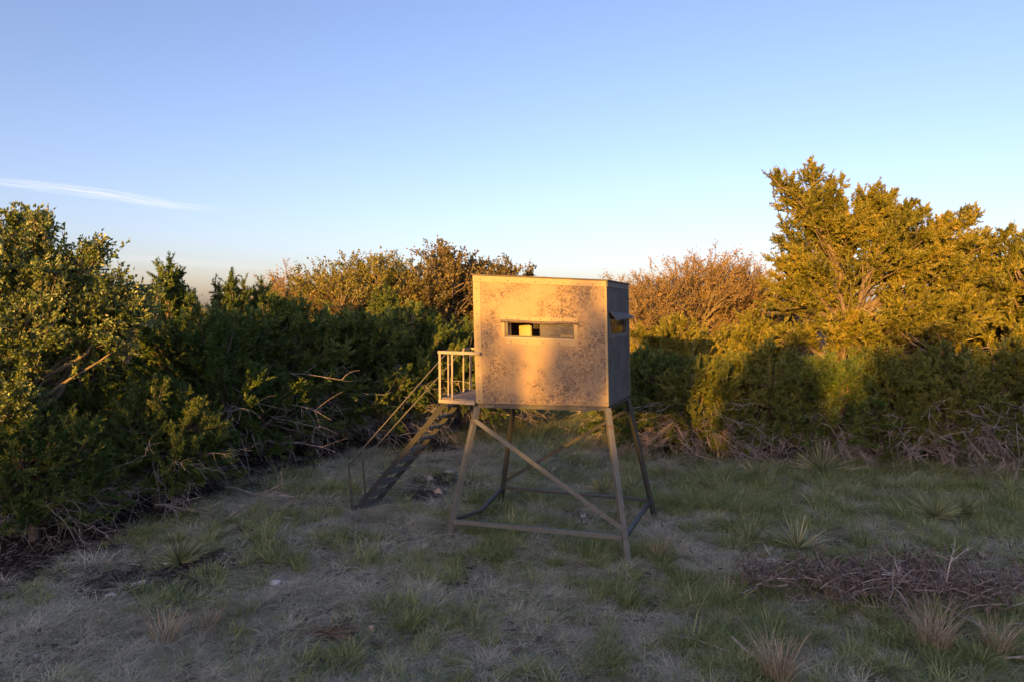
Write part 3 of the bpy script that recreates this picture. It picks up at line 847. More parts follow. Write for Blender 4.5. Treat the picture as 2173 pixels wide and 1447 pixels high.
# side walls and back wall
SV0, SV1, SW0, SW1 = 0.13, 0.86, 0.575, 0.695
mb = MB()
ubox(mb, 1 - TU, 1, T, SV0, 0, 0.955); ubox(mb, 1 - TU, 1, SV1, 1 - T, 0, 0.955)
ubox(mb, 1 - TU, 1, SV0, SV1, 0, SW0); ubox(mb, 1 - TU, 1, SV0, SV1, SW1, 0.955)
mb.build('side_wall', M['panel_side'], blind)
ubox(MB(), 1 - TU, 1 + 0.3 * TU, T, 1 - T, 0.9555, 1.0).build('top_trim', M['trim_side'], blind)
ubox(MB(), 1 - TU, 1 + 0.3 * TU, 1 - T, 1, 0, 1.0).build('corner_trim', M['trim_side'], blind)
mb = MB()
ubox(mb, 0, 1 - TU, 1 - T, 1, 0, SW0); ubox(mb, 0, 1 - TU, 1 - T, 1, SW1, 1.0)
ubox(mb, 0, 0.2, 1 - T, 1, SW0, SW1); ubox(mb, 0.6, 1 - TU, 1 - T, 1, SW0, SW1)
mb.build('back_wall', M['inside'], blind)
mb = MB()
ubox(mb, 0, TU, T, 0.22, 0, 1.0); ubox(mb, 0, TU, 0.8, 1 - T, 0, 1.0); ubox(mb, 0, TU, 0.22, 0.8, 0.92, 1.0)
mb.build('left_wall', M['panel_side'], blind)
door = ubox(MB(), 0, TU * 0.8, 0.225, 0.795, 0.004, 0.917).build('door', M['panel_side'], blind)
MB().bar(W(-.012, .30, .5), W(-.012, .30, .56), .02).build('handle', M['dark_frame'], door)
ubox(MB(), TU, 1 - TU, T, 1 - T, -0.02, 0.004).build('floor', M['board'], blind)
# inner linings so the inside reads warm plywood
ubox(MB(), TU * 1.05, TU * 1.4, T, 1 - T, 0.005, 0.95).build('lining', M['inside'], blind)
mb = MB()
for (v0, v1, w0, w1) in ((T, SV0, .005, .95), (SV1, 1 - T, .005, .95), (SV0, SV1, .005, SW0), (SV0, SV1, SW1, .95)):
    ubox(mb, 1 - TU * 1.4, 1 - TU * 1.05, v0, v1, w0, w1)
mb.build('lining', M['inside'], blind)
# added panel and strip set to catch sun through the front window; a shelf
ubox(MB(), 0.222, 0.247, 0.10, 0.14, 0.005, 0.95).build('sun_catch_strip', M['inside'], blind)
pt = MB()
pt.hexa([W(.27, .28, .005), W(.395, .15, .005), W(.40, .165, .005), W(.275, .295, .005), W(.27, .28, .66), W(.395, .15, .618), W(.40, .165, .618), W(.275, .295, .66)])
pt.build('sun_catch_panel', M['inside'], blind)
ubox(MB(), TU * 1.5, 1 - TU * 1.5, T * 1.05, T + 0.16 * mV, WW0 - 0.05, WW0 - 0.03).build('shelf', M['board'], blind)
# roof
ro = MB()
e = 0.012
ro.hexa([W(-e, -e, 1.0008), W(1 + e, -e, 1.0008), W(1 + e, 1 + e, 1.0008), W(-e, 1 + e, 1.0008), W(-e, -e, 1.012), W(1 + e, -e, 1.012), W(1 + e, 1 + e, 1.012), W(-e, 1 + e, 1.012)])
ro.build('roof', M['roof'], blind)
# front window
win = ubox(MB(), WU0 - .022, WU1 + .026, -d5, -0.0002, WW1, WW1 + .050).build('window', M['trim'], blind)
bevel(ubox(MB(), WU0 - .022, WU0 + .002, -d5, -0.0002, WW0 - .005, WW1 - .001).build('casing', M['trim'], win), .002)
bevel(ubox(MB(), WU1 - .001, WU1 + .026, -d5, -0.0002, WW0 - .004, WW1 - .001).build('casing', M['trim'], win), .002)
bevel(ubox(MB(), WU0 - .0, WU1 + .008, -d5, -0.0002, WW0 - .044, WW0 - .0055).build('casing', M['trim'], win), .002)
bevel(ubox(MB(), WU0 + .002, WU1, -0.6 * d5, T * 1.4, WW0 - .002, WW0 + .012).build('sill', M['rail'], win), .002)
mb = MB()
ubox(mb, WU0 + .0025, WU0 + .024, T * .3, T * 1.2, WW0 + .0125, WW1 - .001)
ubox(mb, WU0 + .0245, WU1, T * .3, T * 1.2, WW0 + .0125, WW0 + .024)
ubox(mb, WU1 - .010, WU1 - .0005, T * .3, T * 1.2, WW0 + .0245, WW1 - .001)
mb.build('frame', M['dark_frame'], win)
ubox(MB(), 0.50, WU1 - .011, T * .5, T * .7, WW0 + .0245, WW1).build('pane', M['dusty'], win)
# rolled-up flap over the window: a sagging roll
n = 15
path = []
for i in range(n):
    s = i / (n - 1)
    p = W(WU0 - .024 + s * (WU1 - WU0 + .056), -.030 * mV, WW1 + .010 - .012 * s * 0 + .004 * math.sin(s * 9))
    path.append(p)
MB().tubes(np.array(path)[None], .022, .018, 8).build('awning', M['fabric'], win, True)
ubox(MB(), WU0 - .024, WU1 + .030, -.05 * mV, -1.1 * d5, WW1 + .014, WW1 + .019).build('awning_flap', M['fabric'], win)
# side window with a flap held out
sx = 0.25 * TU
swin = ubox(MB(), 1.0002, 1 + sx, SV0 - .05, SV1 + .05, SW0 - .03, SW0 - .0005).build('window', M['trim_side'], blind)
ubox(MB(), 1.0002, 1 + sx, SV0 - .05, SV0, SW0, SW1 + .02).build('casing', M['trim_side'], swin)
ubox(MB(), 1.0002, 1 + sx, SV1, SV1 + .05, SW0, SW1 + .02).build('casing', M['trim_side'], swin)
ubox(MB(), 1 - TU * .6, 1 - TU * .45, SV0, SV1 - .1, SW0, SW1).build('pane', M['glass'], swin)
ubox(MB(), 1 - TU * .8, 1 - TU * .1, SV1 - .1, SV1 - .04, SW0, SW1).build('jamb', M['dark_frame'], swin)
fl = MB()
a0, a1 = W(1.002, SV0 - .06, .762), W(1.002, SV1 + .05, .742)
o0, o1 = np.array([.12, -.02, -.15]), np.array([.14, -.02, -.07])
th = np.array([0, 0, .006])
fl.hexa([a0, a0 + o0, a1 + o1, a1, a0 + th, a0 + o0 + th, a1 + o1 + th, a1 + th])
fl.build('awning_flap', M['rubber'], swin)
# screw heads along the trims
sb = MB()
pts = [(.027, .1 + .1 * k) for k in range(9)] + [(.06 + .105 * k, .97 - .0 * k) for k in range(9)] + [(.03 + .12 * k, .022) for k in range(9)]
pts += [(WU0 + .02 + .085 * k, WW1 + .033) for k in range(7)] + [(WU0 + .05 + .12 * k, WW0 - .022) for k in range(4)] + [(.975, .1 + .11 * k) for k in range(8)]
for u, w in pts:
    c = W(u, -2.2 * d5, w)
    r_ = .0075
    sb.hexa([c + np.array(q) * r_ for q in ((-1, -.4, -1), (1, -.4, -1), (1, 2.5, -1), (-1, 2.5, -1), (-1, -.4, 1), (1, -.4, 1), (1, 2.5, 1), (-1, 2.5, 1))])
so = sb.build('screw_heads', M['screw'], blind); so['kind'] = 'stuff'
# skid loops under the floor edge
for px in (1042, 1238):
    u = (px - 1010) / 282
    pb = MB()
    l, r_ = W(u - .025, -.01, 0), W(u + .025, -.01, 0)
    dn = np.array([0, 0, -.045])
    pb.bar(l, l + dn, .008); pb.bar(r_, r_ + dn, .008); pb.bar(l + dn, r_ + dn, .008)
    pb.build('bracket', M['rail'], blind)
# floor frame under the box
for v in (.02, .98):
    MB().bar(W(.01, v, -.004) - [0, 0, .035], W(.99, v, -.004) - [0, 0, .035], .05, .06).build('floor_beam', M['steel_dark'], blind)
for u in (.02, .98):
    MB().bar(W(u, .04, -.004) - [0, 0, .036], W(u, .96, -.004) - [0, 0, .036], .05, .06).build('floor_beam', M['steel_dark'], blind)

# legs: top at the box corner, foot on the ground
def foot(px, py, Y):
    p = P(px, py, Y)
    print('foot', px, 'z', round(p[2], 2), 'ground', round(float(gz(p[0], p[1])), 2))
    q = p.copy(); q[2] = float(gz(p[0], p[1])) - .04
    return q


tops = {'FL': P(1013, 862, FL_b[1] + .03), 'FR': P(1289, 866, FR_b[1] + .03), 'BL': None, 'BR': P(1331, 842, BR_b[1] - .05)}
feet = {'FL': G(952, 1132), 'FR': G(1333, 1192), 'BL': G(1063, 1063), 'BR': G(1390, 1097)}
tops['BL'] = W(.04, .95, 0)
print('feet', feet, 'tops', tops)
for k in feet: feet[k] = feet[k] - np.array([0, 0, .04])


def along(k, t): return tops[k] + (feet[k] - tops[k]) * t


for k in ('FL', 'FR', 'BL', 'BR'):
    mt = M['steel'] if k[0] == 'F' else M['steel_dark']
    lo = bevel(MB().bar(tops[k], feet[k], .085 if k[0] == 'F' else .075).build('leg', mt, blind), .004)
    if k[0] == 'F':
        for t in (.12, .895 if k == 'FL' else .835):
            MB().bar(along(k, t), along(k, t + .006), .089).build('weld', M['rust'], lo)
bevel(MB().bar(along('FL', .10) - [0, .05, 0], along('FR', .78) - [0, .05, 0], .02, .075).build('brace', M['steel'], blind), .003)
bevel(MB().bar(along('BR', .09) + [0, .03, 0], along('BL', .80) + [0, .03, 0], .05, .06).build('brace', M['steel_dark'], blind), .003)
rg = {'FL': .885, 'FR': .835, 'BL': .85, 'BR': .84}
MB().bar(along('FL', rg['FL']), along('FR', rg['FR']), .05, .065).build('ring_bar', M['steel'], blind)
MB().bar(along('FR', rg['FR']), along('BR', rg['BR']), .06, .05).build('ring_bar', M['steel_dark'], blind)
MB().bar(along('BR', rg['BR']), along('BL', rg['BL']), .06, .05).build('ring_bar', M['steel_dark'], blind)
a, b = along('FL', rg['FL'] - .01), along('BL', rg['BL'])
km = a * .62 + b * .38
km = PZ(1020, 1084, km[2] - .1)
kb = MB(); kb.bar(a, km, .06, .05); kb.bar(km, b, .06, .05)
kb.build('ring_bar', M['steel_dark'], blind)

# platform with railing
A = PZ(932, 850, zf)                      # front left corner
pw = FL_b - A
vdir = norm(BL_b - FL_b)
PD = 1.22
plat_back = A + vdir * PD
nb_ = 6
plat = MB().bar(A, FL_b - pw * .02, .05, .055).build('platform', M['rail'], blind)
MB().bar(A + vdir * .03, plat_back, .045, .055).build('edge_beam', M['steel'], plat)
MB().bar(plat_back, plat_back + pw * .97, .045, .055).build('edge_beam', M['steel'], plat)
for i in range(nb_):
    s0, s1 = (i + .04) / nb_ * PD + .02, (i + .96) / nb_ * PD + .02
    q = [A + vdir * s0, A + pw * .97 + vdir * s0, A + pw * .97 + vdir * s1, A + vdir * s1]
    MB().hexa([p + [0, 0, .028] for p in q] + [p + [0, 0, .052] for p in q]).build('floor_board', M['board'], plat)
RH = P(930, 747, A[1])[2] - A[2]          # railing height
up = np.array([0, 0, RH])
rail = MB().bar(A + up - pw * .02 , A + up + pw * 1.12 - [0, .05, 0], .04, .045).build('railing', M['rail'], blind)


def post(p, nm='baluster', w=.028, h=None, mat='rail'):
    hh = RH if h is None else h
    return bevel(MB().bar(p + [0, 0, .03], p + [0, 0, hh - .01], w).build(nm, M[mat], rail), .002)


post(A + pw * .02, 'post', .036)
post(A + pw * .36)
s1_, s2_ = .34, .93
post(A + vdir * s1_, 'post', .03)
post(A + vdir * s2_, 'post', .03)
post(plat_back, 'post', .034)
post(A + pw * .30 + vdir * PD)
MB().bar(A + up, A + up + vdir * s1_, .035).build('top_rail', M['rail'], rail)
MB().bar(A + up + vdir * s2_, plat_back + up, .035).build('top_rail', M['rail'], rail)
MB().bar(plat_back + up, plat_back + up + pw * .97, .035).build('top_rail', M['rail'], rail)

# stairs
st_f0 = A + vdir * (s1_ - .05) + [0, 0, -.03]
st_b0 = A + vdir * (s2_ + .02) + [0, 0, -.03]
ft_f = G(748, 1087); ft_b = ft_f + (st_b0 - st_f0)
ft_b[2] = float(gz(ft_b[0], ft_b[1])); 
stair = MB().bar(st_f0, ft_f - [0, 0, .02], .03, .085).build('stairs', M['stair_steel'], blind)
MB().bar(st_b0, ft_b - [0, 0, .02], .03, .085).build('stringer', M['stair_steel'], stair)
NT = 10
for i in range(NT):
    t = (i + .6) / NT
    p, q = st_f0 + (ft_f - st_f0) * t, st_b0 + (ft_b - st_b0) * t
    back = norm(np.array([pw[0], pw[1], 0])) * .05
    tb = MB()
    for k in range(5):
        o = back * (k - 2) * 1.05
        tb.bar(p + o, q + o, .010, .018)
    for k in range(6):
        m_ = p + (q - p) * (k + .5) / 6
        tb.bar(m_ - back * 2.2, m_ + back * 2.2, .008, .014)
    tb.build('stair_tread', M['tread'], stair)
# handrails
h0f = A + vdir * s1_ + up; h0b = A + vdir * s2_ + up
lf = P(740, 985, ft_f[1]); lb_ = P(770, 978, ft_b[1])
for (top, low, ftp, px_) in ((h0f, lf, ft_f, 746), (h0b, lb_, ft_b, 776)):
    hr = MB().tubes(np.array([top, (top + low) / 2, low])[None], .0125, .0125, 8).build('handrail', M['steel_dark'], stair, True)
    b_ = low.copy(); b_[2] = float(gz(b_[0], b_[1])) - .03; b_[0] += .05
    MB().bar(low, b_, .028).build('post', M['steel_dark'], hr)


# ------------------------------------------------------------------ grass and plants
def blades(mb, rng, n, rad, h, w, bend, lean0=0.2, droop=0.0, base=(0, 0), tone=(0, 1)):
    """n curved tapering blades from one clump"""
    az = rng.random(n) * 2 * math.pi
    rr = rad * np.sqrt(rng.random(n))
    b = np.stack([base[0] + rr * np.cos(az), base[1] + rr * np.sin(az), np.full(n, -.02)], -1)
    az2 = az + rng.normal(size=n) * .8
    out = np.stack([np.cos(az2), np.sin(az2), np.zeros(n)], -1)
    hh = h * (.5 + .7 * rng.random(n)); bd = bend * (.4 + 1.0 * rng.random(n)); l0 = lean0 * rng.random(n)
    side = np.stack([-np.sin(az2 + rng.normal(size=n) * .7), np.cos(az2), rng.normal(size=n) * .2], -1)
    side = norm(side)
    V = []
    ks = (0, .35, .7, 1.0); ws = (1, .85, .55, 0)
    for k, wk in zip(ks, ws):
        c = b + out * (hh * (l0 * k + bd * k ** 2))[:, None]
        c[:, 2] += hh * (k - (droop * k ** 2.2) * bd)
        c[:, 2] = np.maximum(c[:, 2], .006 + .01 * k * rng.random(n)) if k > 0 else c[:, 2]
        if wk > 0:
            V += [c - side * w * wk / 2, c + side * w * wk / 2]
        else:
            V += [c]
    v = np.stack(V, 1)
    i0 = (np.arange(n) * 7)[:, None]
    q = np.concatenate([i0 + np.array([0, 1, 3, 2]), i0 + np.array([2, 3, 5, 4])])
    tr = i0 + np.array([4, 5, 6])
    tn = tone[0] + (tone[1] - tone[0]) * rng.random(n)
    n0 = mb.n
    mb.add(v.reshape(-1, 3), q, np.repeat(tn, 7))
    mb.f.append(tr + n0)
    return mb


rng = np.random.default_rng(77)
src = bpy.data.collections.new('grass_sources')     # not linked to the scene: only read by the scatter nodes


def source(name, mat, fn):
    mb = MB(); fn(mb)
    return bpy.data.objects.new(name, mb.mesh(name, M[mat]))


def src_col(name, objs):
    c = bpy.data.collections.new(name)
    for o in objs: c.objects.link(o)
    return c


def f_green(i):
    def f(mb): blades(mb, rng, 80, .10, .15 + .035 * i, .0065, .75, .5, .35)
    return f


def f_short(i):
    def f(mb): blades(mb, rng, 70, .15, .10, .006, .7, .5, .2)
    return f


def f_dry(i):
    def f(mb):
        blades(mb, rng, 60, .11, .20, .006, 1.0, .7, .7, tone=(.2, 1))
        blades(mb, rng, 25, .15, .24, .005, 1.8, 1.0, .55, tone=(0, .8))
    return f


def f_mat(i):
    def f(mb): blades(mb, rng, 80, .17, .13, .006, 2.0, 1.2, .5, tone=(0, 1))
    return f


C_green = src_col('green_sources', [source('g%d' % i, 'green_grass', f_green(i)) for i in range(3)] + [source('s%d' % i, 'green_grass', f_short(i)) for i in range(2)])
C_dry = src_col('dry_sources', [source('d%d' % i, 'dry_grass', f_dry(i)) for i in range(3)] + [source('m%d' % i, 'dry_grass', f_mat(i)) for i in range(5)])


def f_chip(i):
    def f(mb):
        for k in range(14):
            c = np.array([rng.uniform(-.2, .2), rng.uniform(-.2, .2), .004 + .01 * rng.random()])
            a = rng.random() * 6.28; l = rng.uniform(.02, .07)
            d = np.array([math.cos(a), math.sin(a), rng.normal() * .15]) * l; s = np.array([-d[1], d[0], rng.normal() * .01]) * rng.uniform(.1, .5)
            mb.add([c - d, c + s, c + d, c - s], [[0, 1, 2, 3]], np.full(4, rng.random()))
    return f


def rock_verts(seed, r=1.0, flat=.6):
    rg_ = np.random.default_rng(seed)
    t = (1 + 5 ** .5) / 2
    v = norm(np.array([(-1, t, 0), (1, t, 0), (-1, -t, 0), (1, -t, 0), (0, -1, t), (0, 1, t), (0, -1, -t), (0, 1, -t), (t, 0, -1), (t, 0, 1), (-t, 0, -1), (-t, 0, 1)], float))
    f = [(0, 11, 5), (0, 5, 1), (0, 1, 7), (0, 7, 10), (0, 10, 11), (1, 5, 9), (5, 11, 4), (11, 10, 2), (10, 7, 6), (7, 1, 8), (3, 9, 4), (3, 4, 2), (3, 2, 6), (3, 6, 8), (3, 8, 9), (4, 9, 5), (2, 4, 11), (6, 2, 10), (8, 6, 7), (9, 8, 1)]
    # one subdivision
    vs = [tuple(x) for x in v]; cache = {}; nf = []
    def mid(a, b):
        k = (min(a, b), max(a, b))
        if k not in cache:
            vs.append(tuple(norm(np.array(vs[a]) + np.array(vs[b])))); cache[k] = len(vs) - 1
        return cache[k]
    for a, b, c in f:
        x, y, z = mid(a, b), mid(b, c), mid(c, a)
        nf += [(a, x, z), (b, y, x), (c, z, y), (x, y, z)]
    v = np.array(vs)
    for _ in range(9):                           # knock flat faces off
        d = norm(rg_.normal(size=3)); h = rg_.uniform(.55, .85)
        k = v @ d
        v = v - np.maximum(k - h, 0)[:, None] * d
    v = v * (r * np.array([1.0, rg_.uniform(.6, .9), flat])) + rg_.normal(size=v.shape) * .085 * r
    return v, np.array(nf)


def f_stone(i):
    def f(mb):
        v, fc = rock_verts(100 + i, .035)
        mb.add(v, fc)
    return f


C_litter = src_col('litter_sources', [source('l%d' % i, 'litter', f_chip(i)) for i in range(4)])
C_stone = src_col('stone_sources', [source('p%d' % i, 'rock', f_stone(i)) for i in range(4)])


def scatter(name, coll, pts, rot, scl, label, mat):
    me = bpy.data.meshes.new(name)
    n = len(pts)
    me.vertices.add(n); me.vertices.foreach_set('co', np.asarray(pts, np.float32).ravel())
    a = me.attributes.new('rot', 'FLOAT_VECTOR', 'POINT'); a.data.foreach_set('vector', np.asarray(rot, np.float32).ravel())
    a = me.attributes.new('scl', 'FLOAT', 'POINT'); a.data.foreach_set('value', np.asarray(scl, np.float32).ravel())
    me.materials.append(mat)
    o = link(name, me)
    ng = bpy.data.node_groups.new(name + '_scatter', 'GeometryNodeTree')
    ng.interface.new_socket('Geometry', in_out='INPUT', socket_type='NodeSocketGeometry')
    ng.interface.new_socket('Geometry', in_out='OUTPUT', socket_type='NodeSocketGeometry')
    ns, ln = ng.nodes, ng.links
    gi, go = ns.new('NodeGroupInput'), ns.new('NodeGroupOutput')
    iop = ns.new('GeometryNodeInstanceOnPoints')
    ci = ns.new('GeometryNodeCollectionInfo'); ci.inputs[0].default_value = coll; ci.inputs['Separate Children'].default_value = True; ci.inputs['Reset Children'].default_value = True
    na = ns.new('GeometryNodeInputNamedAttribute'); na.data_type = 'FLOAT_VECTOR'; na.inputs[0].default_value = 'rot'
    nb = ns.new('GeometryNodeInputNamedAttribute'); nb.data_type = 'FLOAT'; nb.inputs[0].default_value = 'scl'
    ln.new(gi.outputs[0], iop.inputs['Points']); ln.new(ci.outputs[0], iop.inputs['Instance'])
    iop.inputs['Pick Instance'].default_value = True
    ln.new(na.outputs[0], iop.inputs['Rotation']); ln.new(nb.outputs[0], iop.inputs['Scale'])
    ln.new(iop.outputs[0], go.inputs[0])
    md = o.modifiers.new('scatter', 'NODES'); md.node_group = ng
    prop(o, label, kind='stuff')
    return o


def vnoise(x, y, s, seed):
    """cheap smooth value noise 0..1"""
    r_ = np.random.default_rng(seed)
    tab = r_.random((64, 64))
    xs, ys = x / s + 1000.3, y / s + 1000.7
    xi, yi = np.floor(xs).astype(int), np.floor(ys).astype(int)
    fx, fy = xs - xi, ys - yi
    fx, fy = fx * fx * (3 - 2 * fx), fy * fy * (3 - 2 * fy)
    g = lambda i, j: tab[i % 64, j % 64]
    return (g(xi, yi) * (1 - fx) + g(xi + 1, yi) * fx) * (1 - fy) + (g(xi, yi + 1) * (1 - fx) + g(xi + 1, yi + 1) * fx) * fy


GREEN = [(1800, 1050, 2.2), (2050, 1050, 2.2), (1560, 1030, 1.6), (2120, 1150, 1.5), (1240, 1165, .55), (1300, 1190, .4), (800, 1400, .7), (900, 1320, .5), (720, 1150, .5), (440, 1130, 1.0), (540, 1115, .7),
         (470, 1200, .6), (1480, 1070, .8), (1000, 1120, .3), (1690, 1350, .9), (1500, 1290, .9), (1380, 1400, .7), (330, 1290, .5), (1950, 1400, .8), (1450, 1230, .7), (1750, 1190, .8), (1160, 1060, .5), (1180, 930, 2.0),
         (1000, 940, .8), (850, 1200, .4), (1080, 1420, .5), (980, 1330, .4), (2100, 1400, .8), (1180, 890, 2.5)]
DRY = [(870, 1130, .7), (1450, 1150, .8), (1110, 1190, .5), (600, 1300, .6), (250, 1420, .8), (1120, 1340, .7), (1020, 960, 1.0), (940, 990, .8), (1380, 1120, .6), (690, 1250, .6), (1300, 1340, .5), (100, 1350, .8), (1150, 1090, .5), (1280, 960, 1.4), (780, 1090, .7)]
GREEN = [(*G(a, b)[:2], r) for a, b, r in GREEN]; DRY = [(*G(a, b)[:2], r) for a, b, r in DRY]


def greenness(x, y):
    g = .8 * vnoise(x, y, .8, 3) + 1.1 * vnoise(x, y, .36, 4) - .15 + .4 * vnoise(x, y, 2.2, 5) - 1.0 - .13
    g = g + .10 * np.clip(x / 4, -1, 1)
    for a, b, r in GREEN: g = g + .34 * np.exp(-((x - a) ** 2 + (y - b) ** 2) / (r * r))
    for a, b, r in DRY: g = g - .5 * np.exp(-((x - a) ** 2 + (y - b) ** 2) / (r * r))
    return g


def candidates(n, y0, y1, pw_=1.0):
    # denser near the viewer
    u = rng.random(n)
    y = y0 * (y1 / y0) ** u if pw_ == 1.0 else (y0 ** pw_ + (y1 ** pw_ - y0 ** pw_) * u) ** (1 / pw_)
    x = (rng.random(n) * 2 - 1) * (0.80 * y + 1.2)
    return x, y


ROCKS = [
    (585, 1237, .07, 'white_rock', 'bright white crumpled-looking stone in the grass at lower left'),
    (570, 1150, .06, 'tan_rock', 'tan stone with a dark hollow uphill of the bright white one'),
    (609, 1098, .06, 'rock', 'flat grey stone at the edge of the left thicket'),
    (700, 998, .09, 'rock', 'pale stone on the soil at the far left of the stair foot'),
    (770, 1037, .075, 'rock', 'pale stone directly behind the handrail posts'),
    (912, 1015, .10, 'rock', 'wide pale stone at the edge of the dark soil under the blind'),
    (953, 1001, .10, 'rock', 'knobbly stone behind the front left leg of the blind'),
    (930, 1043, .10, 'tan_rock', 'low tan stone lying in the dark soil right of the stairs'),
    (865, 1055, .05, 'white_rock', 'small white stone right of the stair foot'),
    (787, 1333, .06, 'tan_rock', 'pinkish stone in the grass right of the dead yucca'),
    (1237, 1094, .07, 'white_rock', 'small white stone on the ground under the blind'),
    (1132, 1127, .06, 'rock', 'grey stone under the front ring bar of the blind'),
    (357, 1196, .06, 'white_rock', 'white stone beside the bluish yucca at left'),
    (300, 1238, .055, 'rock', 'stone beside the dark soil at the left, nearer of a pair'),
    (285, 1240, .05, 'rock', 'small stone touching the shade of the left thicket, left of a pair'),
    (235, 1265, .055, 'white_rock', 'bright pebble-like stone in the dark soil near the left edge'),
    (177, 1270, .06, 'tan_rock', 'tan stone in the dark soil near the left edge'),
    (273, 1172, .07, 'rock', 'grey stone half in shade below the low juniper'),
    (782, 1413, .04, 'tan_rock', 'small tan stone near the bottom of the clearing'),
    (1158, 1008, .05, 'rock', 'small stone behind the crossing braces'),
]
CLEAR = [(*G(t[0], t[1])[:2], t[2] * 1.6) for t in ROCKS] + [(*G(a, b)[:2], .2) for a, b in ((1278, 1048), (1338, 1045), (1985, 1100), (2042, 1090), (1588, 1155), (1692, 1165), (1612, 1015), (382, 1198), (690, 1348), (1500, 1040), (1400, 1010))]
x, y = candidates(34000, 5.3, 32.0, 1.25)
so_ = soil(x, y)
keep = rng.random(len(x)) > so_ * 0.97
bare = vnoise(x, y, .34, 9) < .30
keep &= ~(bare & (rng.random(len(x)) < .75))
for a, b, r in CLEAR:
    keep &= ~((np.abs(x - a) < r) & (y - b < r * .7) & (y - b > -r * 1.6))
x, y = x[keep], y[keep]
g = greenness(x, y) + rng.normal(size=len(x)) * .42
isg = g > 0
for nm, sel, cl, lb, mt in (('green_grass', isg, C_green, 'green bunchgrass growing in patches over the clearing', 'green_grass'),
                            ('dry_grass', ~isg, C_dry, 'matted grey-tan dry grass over the clearing', 'dry_grass')):
    X, Y = x[sel], y[sel]
    n = len(X)
    rot = np.stack([rng.normal(size=n) * .12, rng.normal(size=n) * .12, rng.random(n) * 6.28], -1)
    far = np.clip(Y / 12, .85, 1.5)
    hs = (.5 + .6 * rng.random(n) + .7 * rng.random(n) ** 6) * far * (np.clip(.8 + 1.0 * np.abs(g[sel]), .8, 1.35) if nm == 'green_grass' else 1.0)
    scatter(nm, cl, np.stack([X, Y, gz(X, Y)], -1), rot, hs, lb, M[mt])
# litter and small stones on the bare soil
x, y = candidates(9000, 6.0, 24.0, 1.25)
k = (soil(x, y) > .3) | (rng.random(len(x)) < .12)
x, y = x[k], y[k]; n = len(x)
scatter('leaf_litter', C_litter, np.stack([x, y, gz(x, y) + .004], -1), np.stack([0 * x, 0 * x, rng.random(n) * 6.28], -1), .7 + .8 * rng.random(n), 'brown leaf litter and wood chips on the bare soil', M['litter'])
x, y = candidates(5200, 6.0, 22.0, 1.25)
s_ = soil(x, y)
k = ((s_ > .25) & (s_ < .97) & (rng.random(len(x)) < .55)) | (rng.random(len(x)) < .02)
x, y = x[k], y[k]; n = len(x)
scatter('gravel', C_stone, np.stack([x, y, gz(x, y) + .005], -1), np.stack([rng.normal(size=n) * .2, rng.normal(size=n) * .2, rng.random(n) * 6.28], -1), .25 + .9 * rng.random(n) ** 2.5, 'small pale limestone pebbles scattered over dark soil', M['rock'])

# rocks one can tell apart
for i, (px, py, r_, mt, lb) in enumerate(ROCKS):
    p = G(px, py + 3)
    v, fc = rock_verts(500 + i, 1.0, .55)
    o = MB().add(v * r_ * 1.15, fc).build('rock', M[mt])
    o.location = p + [0, 0, r_ * .3]; o.rotation_euler = (0.1 * (i % 3), 0.12 * (i % 2), i * 1.7)
    prop(o, lb, 'rock', 'stones lying in the clearing')


# yuccas
def yucca_mesh(name, seed, n=190, L=.40, w=.0105, flat=0.0, mat='yucca'):
    r_ = np.random.default_rng(seed)
    mb = MB()
    d = rand_unit(r_, n)
    d[:, 2] = np.abs(d[:, 2]) * (1 - flat) + (.10 if flat else .16)
    d = norm(d)
    side = norm(np.cross(d, r_.normal(size=(n, 3))))
    ln = L * (.7 + .45 * r_.random(n))
    base = d * .03 + [0, 0, .02]
    V = []
    sag = .10 + .25 * flat
    for k, wk in ((0, .7), (.4, 1.0), (.8, .6), (1.0, 0)):
        c = base + d * (ln * k)[:, None]
        c[:, 2] -= sag * k * k * L * (1 - d[:, 2])
        c[:, 2] = np.maximum(c[:, 2], .01)
        V += [c - side * w * wk / 2, c + side * w * wk / 2] if wk else [c]
    v = np.stack(V, 1)
    i0 = (np.arange(n) * 7)[:, None]
    tn = np.repeat(r_.random(n), 7)
    n0 = mb.n
    mb.add(v.reshape(-1, 3), np.concatenate([i0 + np.array([0, 1, 3, 2]), i0 + np.array([2, 3, 5, 4])]), tn)
    mb.f.append(i0 + np.array([4, 5, 6]) + n0)
    return mb.mesh(name, M[mat])


YM = [yucca_mesh('yucca_leaves_%d' % i, 60 + i) for i in range(3)]
YTALL = yucca_mesh('yucca_tall', 70, 60, .62, .022)
YDEAD = yucca_mesh('yucca_dead', 71, 90, .40, .010, .9, 'yucca_dead')
SOTOL = yucca_mesh('sotol', 72, 260, .95, .011, .35)
YU = [
    (1278, 1048, YM[0], 1.0, 'spiky yucca under the right side of the blind'),
    (1338, 1045, YM[1], 1.05, 'paler spiky yucca between the two right legs of the blind'),
    (1985, 1100, YM[2], 1.25, 'broad pale yucca at the right, larger of a touching pair'),
    (2042, 1090, YM[0], 1.0, 'smaller yucca right of the broad pale one'),
    (1588, 1155, YM[1], .85, 'round yucca with a yellow tip left of the dead brush'),
    (1692, 1165, YTALL, .85, 'yucca with long pale upright leaves above the dead brush'),
    (1612, 1015, YM[2], 1.15, 'yucca at the foot of the right thicket'),
    (382, 1198, YM[0], .9, 'bluish yucca on the dark soil at left'),
    (690, 1348, YDEAD, .95, 'dead brown yucca spread flat on the ground'),
    (1500, 1040, YM[1], .8, 'low yucca in the grass right of the back leg'),
    (1400, 1010, YM[2], .8, 'small yucca behind the back right leg'),
]
